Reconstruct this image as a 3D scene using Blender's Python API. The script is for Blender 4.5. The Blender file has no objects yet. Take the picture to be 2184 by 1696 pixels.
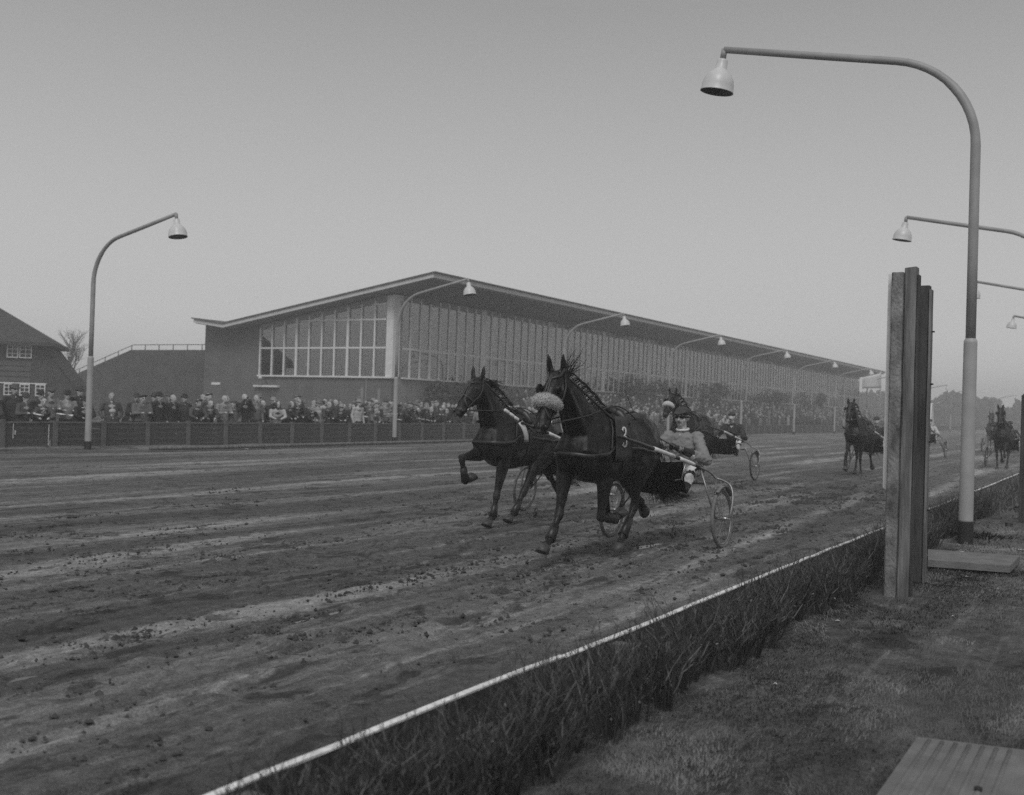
import bpy, bmesh, math, random
import numpy as np
from mathutils import Vector, Matrix, Euler
from mathutils.bvhtree import BVHTree
from mathutils.kdtree import KDTree
from mathutils import noise as mnoise

rnd = random.Random(7)
nrs = np.random.RandomState(11)
sc = bpy.context.scene
COL = sc.collection
R_ = math.radians

# ------------------------------------------------------------------ camera, sky, sun, exposure
CAM_YAW, CAM_PITCH, CAM_ROLL, CAM_H = R_(30.8), R_(0.58), R_(1.75), 1.55
_f = Vector((-math.sin(CAM_YAW)*math.cos(CAM_PITCH), math.cos(CAM_YAW)*math.cos(CAM_PITCH), math.sin(CAM_PITCH)))
_r0 = Vector((math.cos(CAM_YAW), math.sin(CAM_YAW), 0)); _u0 = _r0.cross(_f)
_r = math.cos(CAM_ROLL)*_r0 + math.sin(CAM_ROLL)*_u0
_u = math.cos(CAM_ROLL)*_u0 - math.sin(CAM_ROLL)*_r0
cd = bpy.data.cameras.new('camera'); cam = bpy.data.objects.new('camera', cd); COL.objects.link(cam)
cam.matrix_world = Matrix(((_r.x, _u.x, -_f.x, 0), (_r.y, _u.y, -_f.y, 0), (_r.z, _u.z, -_f.z, CAM_H), (0, 0, 0, 1)))
cd.sensor_width = 36.0; cd.sensor_fit = 'HORIZONTAL'; cd.lens = 36.0*2230/2184
cd.clip_start = 0.05; cd.clip_end = 3000
cd.dof.use_dof = True; cd.dof.focus_distance = 10.6; cd.dof.aperture_fstop = 2.4
sc.camera = cam

world = bpy.data.worlds.new('World'); sc.world = world; world.use_nodes = True
wn = world.node_tree.nodes; wl = world.node_tree.links
for n in list(wn): wn.remove(n)
sky = wn.new('ShaderNodeTexSky'); sky.sky_type = 'NISHITA'; sky.sun_disc = False
SUN_EL, SUN_AZ = R_(50), R_(155)
sky.sun_elevation = SUN_EL; sky.sun_rotation = SUN_AZ
sky.air_density = 1.0; sky.dust_density = 6.0; sky.ozone_density = 1.0
bw = wn.new('ShaderNodeRGBToBW'); mixn = wn.new('ShaderNodeMix'); mixn.data_type = 'RGBA'
mixn.inputs['Factor'].default_value = 0.88          # thick even cloud over the clear sky model
bg = wn.new('ShaderNodeBackground'); bg.inputs['Strength'].default_value = 0.10
wo = wn.new('ShaderNodeOutputWorld')
wl.new(sky.outputs[0], bw.inputs[0]); wl.new(bw.outputs[0], mixn.inputs['A'])
tcw = wn.new('ShaderNodeTexCoord'); spw = wn.new('ShaderNodeSeparateXYZ'); rmw = wn.new('ShaderNodeValToRGB')   # cloud: paler toward the foggy horizon all round
wl.new(tcw.outputs['Generated'], spw.inputs[0]); wl.new(spw.outputs['Z'], rmw.inputs[0])
e_ = rmw.color_ramp.elements; e_.new(.12); e_.new(.4)
for q_, (p_, v_) in enumerate(((0, 1), (.10, .74), (.36, .40), (1, .38))): e_[q_].position = p_; e_[q_].color = (v_, v_, v_, 1)
mlw = wn.new('ShaderNodeMix'); mlw.data_type = 'RGBA'; mlw.blend_type = 'MULTIPLY'; mlw.inputs['Factor'].default_value = 1.0; mlw.inputs['B'].default_value = (8.6, 8.6, 8.6, 1)
wl.new(rmw.outputs[0], mlw.inputs['A']); wl.new(mlw.outputs['Result'], mixn.inputs['B'])
wl.new(mixn.outputs['Result'], bg.inputs[0]); wl.new(bg.outputs[0], wo.inputs[0])

sl = bpy.data.lights.new('sun', 'SUN'); sun = bpy.data.objects.new('sun', sl); COL.objects.link(sun)
sl.energy = 1.5; sl.angle = R_(25); sl.color = (1, 1, 1)
sdir = Vector((math.sin(SUN_AZ)*math.cos(SUN_EL), math.cos(SUN_AZ)*math.cos(SUN_EL), math.sin(SUN_EL)))
sun.rotation_euler = sdir.to_track_quat('Z', 'Y').to_euler()
sc.view_settings.view_transform = 'Standard'; sc.view_settings.look = 'None'
sc.view_settings.gamma = 1.0; sc.view_settings.exposure = 0.0; sc.view_settings.use_curve_mapping = False
sc.render.engine = 'CYCLES'
sc.cycles.use_denoising = False
try:
    sc.cycles.denoising_prefilter = 'ACCURATE'
except Exception: pass
sc.cycles.max_bounces = 6; sc.cycles.volume_bounces = 3; sc.cycles.transparent_max_bounces = 24
sc.cycles.caustics_reflective = False; sc.cycles.caustics_refractive = False

# ------------------------------------------------------------------ materials
def mat(name, v, rough=0.65, var=0.2, scale=6.0, stretch=(1, 1, 1), bump=0.0, bscale=40.0, spec=0.4, metal=0.0, detail=4.0, sheen=0.0):
    m = bpy.data.materials.new(name); m.use_nodes = True
    nt = m.node_tree; N = nt.nodes; L = nt.links
    p = N['Principled BSDF']; p.inputs['Roughness'].default_value = rough
    p.inputs['Specular IOR Level'].default_value = spec; p.inputs['Metallic'].default_value = metal
    if sheen: p.inputs['Sheen Weight'].default_value = sheen
    tc = N.new('ShaderNodeTexCoord'); mp = N.new('ShaderNodeMapping'); mp.inputs['Scale'].default_value = stretch
    L.new(tc.outputs['Object'], mp.inputs[0])
    if var > 0:
        nz = N.new('ShaderNodeTexNoise'); nz.inputs['Scale'].default_value = scale; nz.inputs['Detail'].default_value = detail
        L.new(mp.outputs[0], nz.inputs['Vector'])
        cr = N.new('ShaderNodeValToRGB'); e = cr.color_ramp.elements
        a, b = v*(1-var), min(v*(1+var), 0.95)
        e[0].position = 0.3; e[0].color = (a, a, a, 1); e[1].position = 0.7; e[1].color = (b, b, b, 1)
        L.new(nz.outputs['Fac'], cr.inputs[0]); L.new(cr.outputs[0], p.inputs['Base Color'])
    else:
        p.inputs['Base Color'].default_value = (v, v, v, 1)
    if bump > 0:
        nb = N.new('ShaderNodeTexNoise'); nb.inputs['Scale'].default_value = bscale; nb.inputs['Detail'].default_value = 3
        L.new(mp.outputs[0], nb.inputs['Vector'])
        bm_ = N.new('ShaderNodeBump'); bm_.inputs['Strength'].default_value = bump; bm_.inputs['Distance'].default_value = 0.02
        L.new(nb.outputs['Fac'], bm_.inputs['Height']); L.new(bm_.outputs[0], p.inputs['Normal'])
    return m

M = {}
M['coat_bay'] = mat('horse coat dark bay', 0.011, 0.38, 0.6, 5, bump=0.25, bscale=50, spec=0.28)
M['coat_brown'] = mat('horse coat brown', 0.017, 0.4, 0.6, 5, bump=0.25, bscale=50, spec=0.28)
def coat_mat(name, v, mud=.10):
    m = mat(name, v, .4, .6, 4, spec=.3); nt = m.node_tree; N = nt.nodes; L = nt.links; p = N['Principled BSDF']; mp = [n for n in N if n.type == 'MAPPING'][0]
    base = p.inputs['Base Color'].links[0].from_socket
    def nz(sc_, det=4, st=None):
        n = N.new('ShaderNodeTexNoise'); n.inputs['Scale'].default_value = sc_; n.inputs['Detail'].default_value = det; n.inputs['Roughness'].default_value = .7
        if st: q = N.new('ShaderNodeMapping'); q.inputs['Scale'].default_value = st; L.new(mp.outputs[0], q.inputs[0]); L.new(q.outputs[0], n.inputs['Vector'])
        else: L.new(mp.outputs[0], n.inputs['Vector'])
        return n.outputs['Fac']
    def rmp(f, a, b_, x, y):
        q = N.new('ShaderNodeMapRange'); L.new(f, q.inputs[0]); q.inputs[1].default_value = a; q.inputs[2].default_value = b_; q.inputs[3].default_value = x; q.inputs[4].default_value = y; return q.outputs[0]
    def mm(op, a, b_):
        q = N.new('ShaderNodeMath'); q.operation = op; L.new(a, q.inputs[0]); L.new(b_, q.inputs[1]); return q.outputs[0]
    sx = N.new('ShaderNodeSeparateXYZ'); L.new(mp.outputs[0], sx.inputs[0])
    low = rmp(sx.outputs['Z'], .35, 1.35, 1.0, 0.0)                       # mud thrown up by the hooves clings to legs and belly
    spot = mm('MULTIPLY', rmp(nz(34, 5), .54, .64, 0, 1), low); cake = mm('MULTIPLY', rmp(nz(7, 4), .5, .66, 0, .8), rmp(sx.outputs['Z'], .15, .75, 1, 0))
    fac = mm('MAXIMUM', spot, cake); mx = N.new('ShaderNodeMix'); mx.data_type = 'RGBA'; mx.inputs['B'].default_value = (mud, mud, mud, 1)
    L.new(fac, mx.inputs['Factor']); L.new(base, mx.inputs['A']); L.new(mx.outputs['Result'], p.inputs['Base Color'])
    L.new(rmp(nz(6, 5), .35, .65, .28, .62), p.inputs['Roughness'])
    bn = N.new('ShaderNodeBump'); bn.inputs['Strength'].default_value = .35; bn.inputs['Distance'].default_value = .01; L.new(mm('ADD', nz(14, 4), nz(90, 3, (1, 1, .3))), bn.inputs['Height']); L.new(bn.outputs[0], p.inputs['Normal'])
    return m
M['coat_bay'] = coat_mat('horse coat dark bay', .007, .05); M['coat_brown'] = coat_mat('horse coat brown', .012, .06)
M['coat_chestnut'] = mat('horse coat chestnut', 0.06, 0.5, 0.3, 5)
M['muzzle'] = mat('muzzle skin', 0.06, 0.6, 0.3, 20)
M['hair'] = mat('horse hair', 0.008, 0.5, 0.3, 30)
M['hoof'] = mat('hoof horn', 0.055, 0.5, 0.4, 25, bump=0.2)
M['eye'] = mat('eye', 0.006, 0.08, 0, spec=0.6)
M['leather'] = mat('black leather', 0.012, 0.42, 0.3, 30, spec=0.5)
M['leather_brown'] = mat('worn leather', 0.03, 0.45, 0.3, 30, spec=0.5)
M['fleece'] = mat('sheepskin', 0.62, 0.95, 0.3, 60, bump=0.9, bscale=130, spec=0.1, sheen=0.3)
M['steel'] = mat('bright steel', 0.4, 0.3, 0.1, 20, metal=0.9)
M['chrome'] = mat('nickel tube', 0.25, 0.38, 0.25, 20, metal=0.6)
M['rubber'] = mat('tyre rubber', 0.035, 0.75, 0.3, 20)
M['tyre_pale'] = mat('muddy pale tyre', 0.15, 0.75, 0.3, 20)
M['varnish'] = mat('dark shaft wood', 0.03, 0.35, 0.3, 20)
M['white_paint'] = mat('white paint', 0.72, 0.5, 0.08, 12)
M['white_worn'] = mat('worn white paint', 0.78, 0.6, 0.25, 18, bump=0.2)
M['apron'] = mat('mud screen leather', 0.003, 0.8, 0.3, 12, spec=.1)
M['cloth_dark'] = mat('dark number cloth', 0.05, 0.85, 0.15, 30)
M['cloth_white'] = mat('white cloth', 0.62, 0.85, 0.15, 20)
M['numeral'] = mat('white numeral', 0.62, 0.8, 0.1, 30)
M['skin'] = mat('skin', 0.5, 0.55, 0.15, 25)
M['lip'] = mat('lips', 0.16, 0.5, 0, 25)
M['jacket_grey'] = mat('grey racing jacket', 0.22, 0.75, 0.08, 5, bump=0.3, bscale=11)
M['jacket_pale'] = mat('pale racing jacket', 0.5, 0.75, 0.15, 9, bump=0.3, bscale=14)
M['jacket_dark'] = mat('dark racing jacket', 0.03, 0.75, 0.2, 9, bump=0.3, bscale=14)
M['trouser_white'] = mat('white trousers', 0.6, 0.8, 0.12, 9, bump=0.3, bscale=14)
M['boot'] = mat('boot leather', 0.012, 0.4, 0.2, 9)
M['glass_dark'] = mat('goggle glass', 0.01, 0.1, 0)
M['cap_dark'] = mat('cap cloth', 0.05, 0.8, 0.15, 20)
# setting
M['fence_wood'] = mat('dark creosoted boards', 0.07, 0.8, 0.4, 3, (0.6, 0.25, 6), bump=0.3, bscale=8)
M['fence_post'] = mat('fence posts', 0.13, 0.8, 0.35, 6, bump=0.3)
M['fence_cap'] = mat('fence rail wood', 0.14, 0.8, 0.3, 4)
M['brick'] = mat('plain brickwork', 0.125, 0.85, 0.14, 1.2, detail=8)
M['brick_dark'] = mat('dark brickwork', 0.075, 0.85, 0.2, 1.2, detail=8)
M['brick_light'] = mat('plinth brickwork', 0.23, 0.85, 0.14, 1.2, detail=8)
M['frame_white'] = mat('white window frames', 0.7, 0.5, 0.08, 3)
M['fascia'] = mat('pale roof fascia', 0.55, 0.6, 0.1, 2)
M['roofing'] = mat('roofing felt', 0.10, 0.85, 0.2, 1)
M['soffit'] = mat('soffit boards', 0.26, 0.75, 0.15, 1, (1, 0.2, 1))
M['interior'] = mat('interior plaster', 0.35, 0.8, 0.1, 0.8)
M['interior_dark'] = mat('interior floor', 0.08, 0.6, 0.1, 0.8)
M['thatch'] = mat('thatch', 0.05, 0.95, 0.35, 3, (1, 1, 4), bump=0.6, bscale=12)
M['house_wall'] = mat('tarred boards', 0.05, 0.85, 0.25, 2)
M['house_board'] = mat('grey weatherboards', 0.085, 0.8, 0.2, 2)
M['concrete'] = mat('weathered concrete', 0.19, 0.85, 0.6, 9, (1, 1, .5), bump=0.8, bscale=60, detail=10)
M['slab'] = mat('concrete slab', 0.16, 0.85, 0.2, 6, bump=0.4, bscale=50)
M['post_wood'] = mat('weathered timber', 0.15, 0.8, 0.55, 5, (3, 3, 0.3), bump=0.8, bscale=16, detail=9)
M['post_wood2'] = mat('dark timber', 0.05, 0.8, 0.55, 5, (3, 3, 0.3), bump=0.8, bscale=16, detail=9)
M['lamp_paint'] = mat('pale grey lamp paint', 0.36, 0.5, 0.12, 3)
M['lamp_tube'] = mat('galvanised tube', 0.3, 0.5, 0.15, 3)
M['lamp_shade'] = mat('enamelled shade', 0.58, 0.35, 0.06, 6)
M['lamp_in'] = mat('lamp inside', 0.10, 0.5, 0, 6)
M['tar'] = mat('tarred foot', 0.02, 0.7, 0.2, 9)
M['twig'] = mat('hedge twigs', 0.035, 0.75, 0.4, 9)
M['twig2'] = mat('pale hedge twigs', 0.13, 0.75, 0.4, 9)
M['leaf'] = mat('dry leaves', 0.16, 0.7, 0.4, 9)
M['shrub'] = mat('evergreen leaves', 0.06, 0.6, 0.4, 3)
M['bark'] = mat('bark', 0.05, 0.85, 0.3, 9)
M['grass1'] = mat('dry grass', 0.19, 0.75, 0.4, 1.5)
M['grass2'] = mat('dull grass', 0.10, 0.75, 0.4, 1.5)
M['paper'] = mat('paper litter', 0.7, 0.8, 0.1, 9)
M['clod'] = mat('wet clods', 0.04, 0.7, 0.4, 9)
M['paving'] = mat('spectator paving', 0.13, 0.9, 0.25, 0.8)
M['steps'] = mat('terrace concrete', 0.18, 0.9, 0.2, 0.8)
M['wood_far'] = mat('far woodland', 0.07, 0.9, 0.4, 0.2)
M['water'] = mat('standing rain water', .04, .12, 0, spec=.5)
def glass(name, tint, fac):
    m = bpy.data.materials.new(name); m.use_nodes = True; nt = m.node_tree; N = nt.nodes; L = nt.links
    for n in list(N): N.remove(n)
    o = N.new('ShaderNodeOutputMaterial'); mx = N.new('ShaderNodeMixShader'); fr = N.new('ShaderNodeFresnel'); fr.inputs[0].default_value = 1.5
    t = N.new('ShaderNodeBsdfTransparent'); t.inputs[0].default_value = (tint, tint, tint, 1)
    g = N.new('ShaderNodeBsdfGlossy'); g.inputs['Roughness'].default_value = 0.02
    ad = N.new('ShaderNodeMath'); ad.operation = 'ADD'; ad.inputs[1].default_value = fac; ad.use_clamp = True
    L.new(fr.outputs[0], ad.inputs[0]); L.new(ad.outputs[0], mx.inputs[0]); L.new(t.outputs[0], mx.inputs[1]); L.new(g.outputs[0], mx.inputs[2]); L.new(mx.outputs[0], o.inputs[0])
    return m
M['glass'] = glass('window glass', 0.75, 0.2)

def ground_mat(name, cols, stretch, s1, s2, rough=(0.8, 0.4), wet=0.0, grain=0.55):
    """cols dark/mid/light real soil colours; streak noise, patch noise, fine grain"""
    m = bpy.data.materials.new(name); m.use_nodes = True; nt = m.node_tree; N = nt.nodes; L = nt.links
    p = N['Principled BSDF']; p.inputs['Specular IOR Level'].default_value = 0.5
    tc = N.new('ShaderNodeTexCoord')
    def noise(sx, scale, detail=4, rough_=0.55, dist=0.0):
        mp = N.new('ShaderNodeMapping'); mp.inputs['Scale'].default_value = sx; L.new(tc.outputs['Object'], mp.inputs[0])
        n = N.new('ShaderNodeTexNoise'); n.inputs['Scale'].default_value = scale; n.inputs['Detail'].default_value = detail
        n.inputs['Roughness'].default_value = rough_; n.inputs['Distortion'].default_value = dist; L.new(mp.outputs[0], n.inputs['Vector']); return n.outputs['Fac']
    def ramp(fac, stops):
        cr = N.new('ShaderNodeValToRGB'); e = cr.color_ramp.elements
        while len(e) < len(stops): e.new(0.5)
        for k, (ps, v) in enumerate(stops): e[k].position = ps; e[k].color = (v, v, v, 1)
        L.new(fac, cr.inputs[0]); return cr.outputs[0]
    def mth(op, a, b):
        q = N.new('ShaderNodeMath'); q.operation = op
        for k, z in enumerate((a, b)):
            if isinstance(z, (int, float)): q.inputs[k].default_value = z
            else: L.new(z, q.inputs[k])
        return q.outputs[0]
    streak = noise(stretch, s1, 6, 0.62, 0.4); patch = noise((1, 0.5, 1), s2, 8, 0.7, 0.5); fine = noise((1, .8, 1), 80, 5, 0.85); midn = noise((1, 0.6, 1), 13, 5, 0.7)
    big = noise((1, 0.3, 1), 0.25, 3); rut = noise((1, 0.02, 1), 9, 3, .55, .1)
    a = ramp(streak, [(0.38, cols[0]), (0.5, cols[1]), (0.62, cols[2])])
    b = mth('MULTIPLY', ramp(patch, [(0.40, 0.38), (0.46, 1.0)]), ramp(rut, [(.40, .86), (.50, 1.0), (.60, 1.0), (.66, 1.5)]))
    c = mth('MULTIPLY', ramp(fine, [(0.36, 1-grain), (0.64, 1+grain)]), ramp(midn, [(0.36, 0.62), (0.64, 1.35)])); d = ramp(big, [(0.35, 0.8), (0.65, 1.2)])
    v = mth('MULTIPLY', mth('MULTIPLY', a, b), mth('MULTIPLY', c, d)); L.new(v, p.inputs['Base Color'])
    r = ramp(streak, [(0.5, rough[0]), (0.66, rough[1])])
    L.new(mth('MAXIMUM', r, ramp(patch, [(0.41, 0.85), (0.46, 0.0)])), p.inputs['Roughness'])
    bn = N.new('ShaderNodeBump'); bn.inputs['Strength'].default_value = 0.9; bn.inputs['Distance'].default_value = 0.03
    hf = mth('ADD', fine, mth('MULTIPLY', noise((1, 1, 1), 180, 2), 0.5)); L.new(mth('ADD', hf, mth('MULTIPLY', midn, .8)), bn.inputs['Height'])
    if wet:
        L.new(ramp(streak, [(0.5, 0.95), (0.68, 0.3)]), bn.inputs['Strength'])
    L.new(bn.outputs[0], p.inputs['Normal'])
    return m
M['track'] = ground_mat('wet track sand', (0.095, 0.14, 0.235), (1.0, 0.08, 1), 1.1, 3.0, (0.8, 0.3), 1)  # lightest streak tone: pale sand with some wet sheen painted into the colour
M['lawn'] = ground_mat('worn turf soil', (0.08, 0.12, 0.19), (1, 0.7, 1), 1.5, 2.4, (0.9, 0.9))
M['land'] = ground_mat('land', (0.07, 0.1, 0.13), (1, 0.5, 1), 0.3, 0.3, (0.9, 0.9))

# ------------------------------------------------------------------ helpers
def put(o, parent=None, label=None, cat=None, group=None, kind=None):
    COL.objects.link(o)
    if parent is not None: o.parent = parent
    if label: o['label'] = label
    if cat: o['category'] = cat
    if group: o['group'] = group
    if kind: o['kind'] = kind
    return o
def empty(name, loc, label, cat, group=None, rz=0.0):
    o = bpy.data.objects.new(name, None); o.location = loc; o.rotation_euler = (0, 0, rz); o.empty_display_size = 0.2
    return put(o, None, label, cat, group)

class MB:
    """collects shapes for one mesh"""
    def __init__(s): s.v = []; s.f = []; s.m = []; s.cm = 0
    def add(s, vs, fs):
        o = len(s.v); s.v += [tuple(x) for x in vs]; s.f += [tuple(i+o for i in f) for f in fs]; s.m += [s.cm]*len(fs); return s
    def box(s, x0, x1, y0, y1, z0, z1):
        return s.add([(x0,y0,z0),(x1,y0,z0),(x1,y1,z0),(x0,y1,z0),(x0,y0,z1),(x1,y0,z1),(x1,y1,z1),(x0,y1,z1)],
                     [(0,3,2,1),(4,5,6,7),(0,1,5,4),(1,2,6,5),(2,3,7,6),(3,0,4,7)])
    def bar(s, a, b, w, h):
        a = Vector(a); b = Vector(b); t = (b-a).normalized(); up = Vector((0,0,1)) if abs(t.z) < 0.95 else Vector((1,0,0))
        sd = t.cross(up).normalized()*w/2; u = sd.cross(t).normalized()*h/2
        v = [a-sd-u, a+sd-u, a+sd+u, a-sd+u, b-sd-u, b+sd-u, b+sd+u, b-sd+u]
        return s.add(v, [(3,2,1,0),(4,5,6,7),(0,1,5,4),(1,2,6,5),(2,3,7,6),(3,0,4,7)])
    def tube(s, pts, rad, n=8, closed=False, caps=True):
        pts = [Vector(p) for p in pts]; m = len(pts)
        if not hasattr(rad, '__len__'): rad = [rad]*m
        ref = None; vs = []; fs = []
        for i, p in enumerate(pts):
            a = pts[(i-1) % m] if (closed or i > 0) else p; b = pts[(i+1) % m] if (closed or i < m-1) else p
            t = (b-a).normalized()
            if ref is None: ref = Vector((0,0,1)) if abs(t.z) < 0.9 else Vector((1,0,0))
            ref = (ref - t*ref.dot(t)); ref = ref.normalized() if ref.length > 1e-6 else t.orthogonal().normalized()
            q = t.cross(ref)
            for k in range(n):
                an = 2*math.pi*k/n; vs.append(p + (ref*math.cos(an) + q*math.sin(an))*rad[i])
        rng = m if closed else m-1
        for i in range(rng):
            j = (i+1) % m
            for k in range(n):
                l = (k+1) % n; fs.append((i*n+k, i*n+l, j*n+l, j*n+k))
        if caps and not closed:
            fs.append(tuple(reversed(range(n)))); fs.append(tuple((m-1)*n+k for k in range(n)))
        return s.add(vs, fs)
    def lathe(s, prof, c=(0,0,0), n=16, axis=None):
        c = Vector(c); q = Vector(axis).to_track_quat('Z', 'Y') if axis is not None else None
        vs = []; fs = []
        for r, z in prof:
            for k in range(n):
                a = 2*math.pi*k/n; p = Vector((r*math.cos(a), r*math.sin(a), z)); vs.append(c + (q @ p if q else p))
        for i in range(len(prof)-1):
            for k in range(n):
                l = (k+1) % n; fs.append((i*n+k, i*n+l, (i+1)*n+l, (i+1)*n+k))
        return s.add(vs, fs)
    def secs(s, sections, n=16, side=(1,0,0), cap=0.6, pw=2.0):
        """loft of ellipses: (centre, half width along side, half depth); rounded ends"""
        S = [(Vector(c), w, d) for c, w, d in sections]; m = len(S); out = []
        T = [((S[min(i+1, m-1)][0]-S[max(i-1, 0)][0]).normalized()) for i in range(m)]
        for ang in (80, 50, 25):
            k = R_(ang); L = min(S[0][1], S[0][2])*cap; out.append((S[0][0]-T[0]*L*math.sin(k), S[0][1]*math.cos(k), S[0][2]*math.cos(k), T[0]))
        for i in range(m): out.append((*S[i], T[i]))
        for ang in (25, 50, 80):
            k = R_(ang); L = min(S[-1][1], S[-1][2])*cap; out.append((S[-1][0]+T[-1]*L*math.sin(k), S[-1][1]*math.cos(k), S[-1][2]*math.cos(k), T[-1]))
        vs = []; fs = []; sd0 = Vector(side)
        for c, w, d, t in out:
            sd = sd0 - t*sd0.dot(t)
            if sd.length < 1e-4: sd = t.orthogonal()
            sd.normalize(); q = t.cross(sd)
            for k in range(n):
                a = 2*math.pi*k/n; ca, sa = math.cos(a), math.sin(a)
                ca = math.copysign(abs(ca)**(2/pw), ca); sa = math.copysign(abs(sa)**(2/pw), sa)
                vs.append(c + sd*w*ca + q*d*sa)
        for i in range(len(out)-1):
            for k in range(n):
                l = (k+1) % n; fs.append((i*n+k, i*n+l, (i+1)*n+l, (i+1)*n+k))
        fs.append(tuple(reversed(range(n)))); fs.append(tuple((len(out)-1)*n+k for k in range(n)))
        return s.add(vs, fs)
    def cap(s, a, b, r0, r1, n=12): return s.secs([(a, r0, r0), (b, r1, r1)], n, (1, 0.01, 0.02), 1.0)
    def ell(s, c, r, rot=(0,0,0), n=14):
        c = Vector(c); mt = Euler(rot).to_matrix(); vs = []; fs = []; h = n//2
        for i in range(1, h):
            ph = math.pi*i/h
            for k in range(n):
                a = 2*math.pi*k/n; vs.append(c + mt @ Vector((r[0]*math.sin(ph)*math.cos(a), r[1]*math.sin(ph)*math.sin(a), r[2]*math.cos(ph))))
        for i in range(h-2):
            for k in range(n):
                l = (k+1) % n; fs.append((i*n+k, (i+1)*n+k, (i+1)*n+l, i*n+l))
        top = len(vs); vs.append(c + mt @ Vector((0,0,r[2]))); bot = len(vs); vs.append(c - mt @ Vector((0,0,r[2])))
        for k in range(n):
            l = (k+1) % n; fs.append((top, k, l)); fs.append((bot, (h-2)*n+l, (h-2)*n+k))
        return s.add(vs, fs)
    def mesh(s, name, mats, smooth=True):
        me = bpy.data.meshes.new(name); me.from_pydata(s.v, [], s.f); me.update()
        for m_ in (mats if isinstance(mats, (list, tuple)) else [mats]): me.materials.append(m_)
        if len(set(s.m)) > 1: me.polygons.foreach_set('material_index', s.m)
        if smooth: me.polygons.foreach_set('use_smooth', [True]*len(me.polygons))
        return me
    def build(s, name, mats, parent=None, smooth=True, **kw):
        return put(bpy.data.objects.new(name, s.mesh(name, mats, smooth)), parent, **kw)
    def remesh(s, name, mats, voxel, smooth=4):
        """one continuous skin over the overlapping shapes; material of the nearest source shape"""
        me = bpy.data.meshes.new('tmp'); me.from_pydata(s.v, [], s.f); me.update()
        ob = bpy.data.objects.new('tmp', me); COL.objects.link(ob)
        md = ob.modifiers.new('r', 'REMESH'); md.mode = 'VOXEL'; md.voxel_size = voxel; md.use_smooth_shade = True
        if smooth:
            sm = ob.modifiers.new('s', 'SMOOTH'); sm.factor = 0.5; sm.iterations = smooth
        dg = bpy.context.evaluated_depsgraph_get(); out = bpy.data.meshes.new_from_object(ob.evaluated_get(dg)); out.name = name
        bpy.data.objects.remove(ob); bpy.data.meshes.remove(me)
        out.materials.clear()
        for m_ in mats: out.materials.append(m_)
        if len(set(s.m)) > 1:
            kd = KDTree(sum(len(f) for f in s.f)); i = 0; tag = []
            for f, t in zip(s.f, s.m):
                for v in f: kd.insert(s.v[v], i); tag.append(t); i += 1
            kd.balance()
            out.polygons.foreach_set('material_index', [tag[kd.find(p.center)[1]] for p in out.polygons])
        else: out.polygons.foreach_set('material_index', [0]*len(out.polygons))
        out.polygons.foreach_set('use_smooth', [True]*len(out.polygons))
        return out

def lerp(a, b, t): return Vector(a)*(1-t) + Vector(b)*t
def spline(pts, n):
    """Catmull-Rom through pts"""
    P = [Vector(p) for p in pts]; P = [P[0]*2-P[1]] + P + [P[-1]*2-P[-2]]; out = []; seg = len(P)-3
    for i in range(n+1):
        u = i/n*seg; k = min(int(u), seg-1); t = u-k; a, b, c, d = P[k:k+4]
        out.append(0.5*((2*b)+(c-a)*t+(2*a-5*b+4*c-d)*t*t+(3*b-a-3*c+d)*t**3))
    return out
def clone(o, loc=None, rz=None, parent=None, label=None):
    c = o.copy(); COL.objects.link(c)
    if parent is not None: c.parent = parent
    if loc is not None: c.location = loc
    if rz is not None: c.rotation_euler = (0, 0, rz)
    if label: c['label'] = label
    for ch in o.children: clone(ch, parent=c)
    return c
def vnoise(x, y, seed=0):
    """smooth value noise on numpy arrays"""
    xi = np.floor(x).astype(np.int64); yi = np.floor(y).astype(np.int64); fx = x-xi; fy = y-yi
    fx = fx*fx*(3-2*fx); fy = fy*fy*(3-2*fy)
    def h(a, b):
        n = (a*374761393 + b*668265263 + seed*1442695041) & 0x7fffffff; n = ((n ^ (n >> 13))*1274126177) & 0x7fffffff; return ((n ^ (n >> 16)) & 0xffff)/65535.0
    return (h(xi, yi)*(1-fx)+h(xi+1, yi)*fx)*(1-fy) + (h(xi, yi+1)*(1-fx)+h(xi+1, yi+1)*fx)*fy
def sheet(name, xs, ys, zf, m, **kw):
    X, Y = np.meshgrid(xs, ys); Z = zf(X, Y); nx, ny = len(xs), len(ys)
    me = bpy.data.meshes.new(name); me.vertices.add(nx*ny); me.vertices.foreach_set('co', np.stack([X, Y, Z], -1).astype(np.float32).ravel())
    i = np.arange((nx-1)*(ny-1)); a = (i//(nx-1))*nx + i % (nx-1); q = np.stack([a, a+1, a+nx+1, a+nx], -1).ravel()
    me.loops.add(len(q)); me.loops.foreach_set('vertex_index', q.astype(np.int32)); me.polygons.add(len(i)); me.polygons.foreach_set('loop_start', (i*4).astype(np.int32))
    me.update(calc_edges=True); me.validate(); me.materials.append(m); me.polygons.foreach_set('use_smooth', [True]*len(i))
    return put(bpy.data.objects.new(name, me), **kw)
def ngon_word(k): return ['first','second','third','fourth','fifth','sixth','seventh','eighth','ninth','tenth','eleventh','twelfth','thirteenth','fourteenth','fifteenth','sixteenth','seventeenth','eighteenth','nineteenth','twentieth'][k] if k < 20 else '%dth' % (k+1)

# ------------------------------------------------------------------ ground, track, lawn
b = MB(); n = 48
b.v = [(0, 60, -0.06)] + [(560*math.cos(2*math.pi*k/n), 60+560*math.sin(2*math.pi*k/n), -0.06) for k in range(n)]
b.f = [(0, 1+k, 1+(k+1) % n) for k in range(n)]; b.m = [0]*n
b.build('ground', M['land'], smooth=False, kind='structure', label='flat open land reaching away into the fog')

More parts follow.
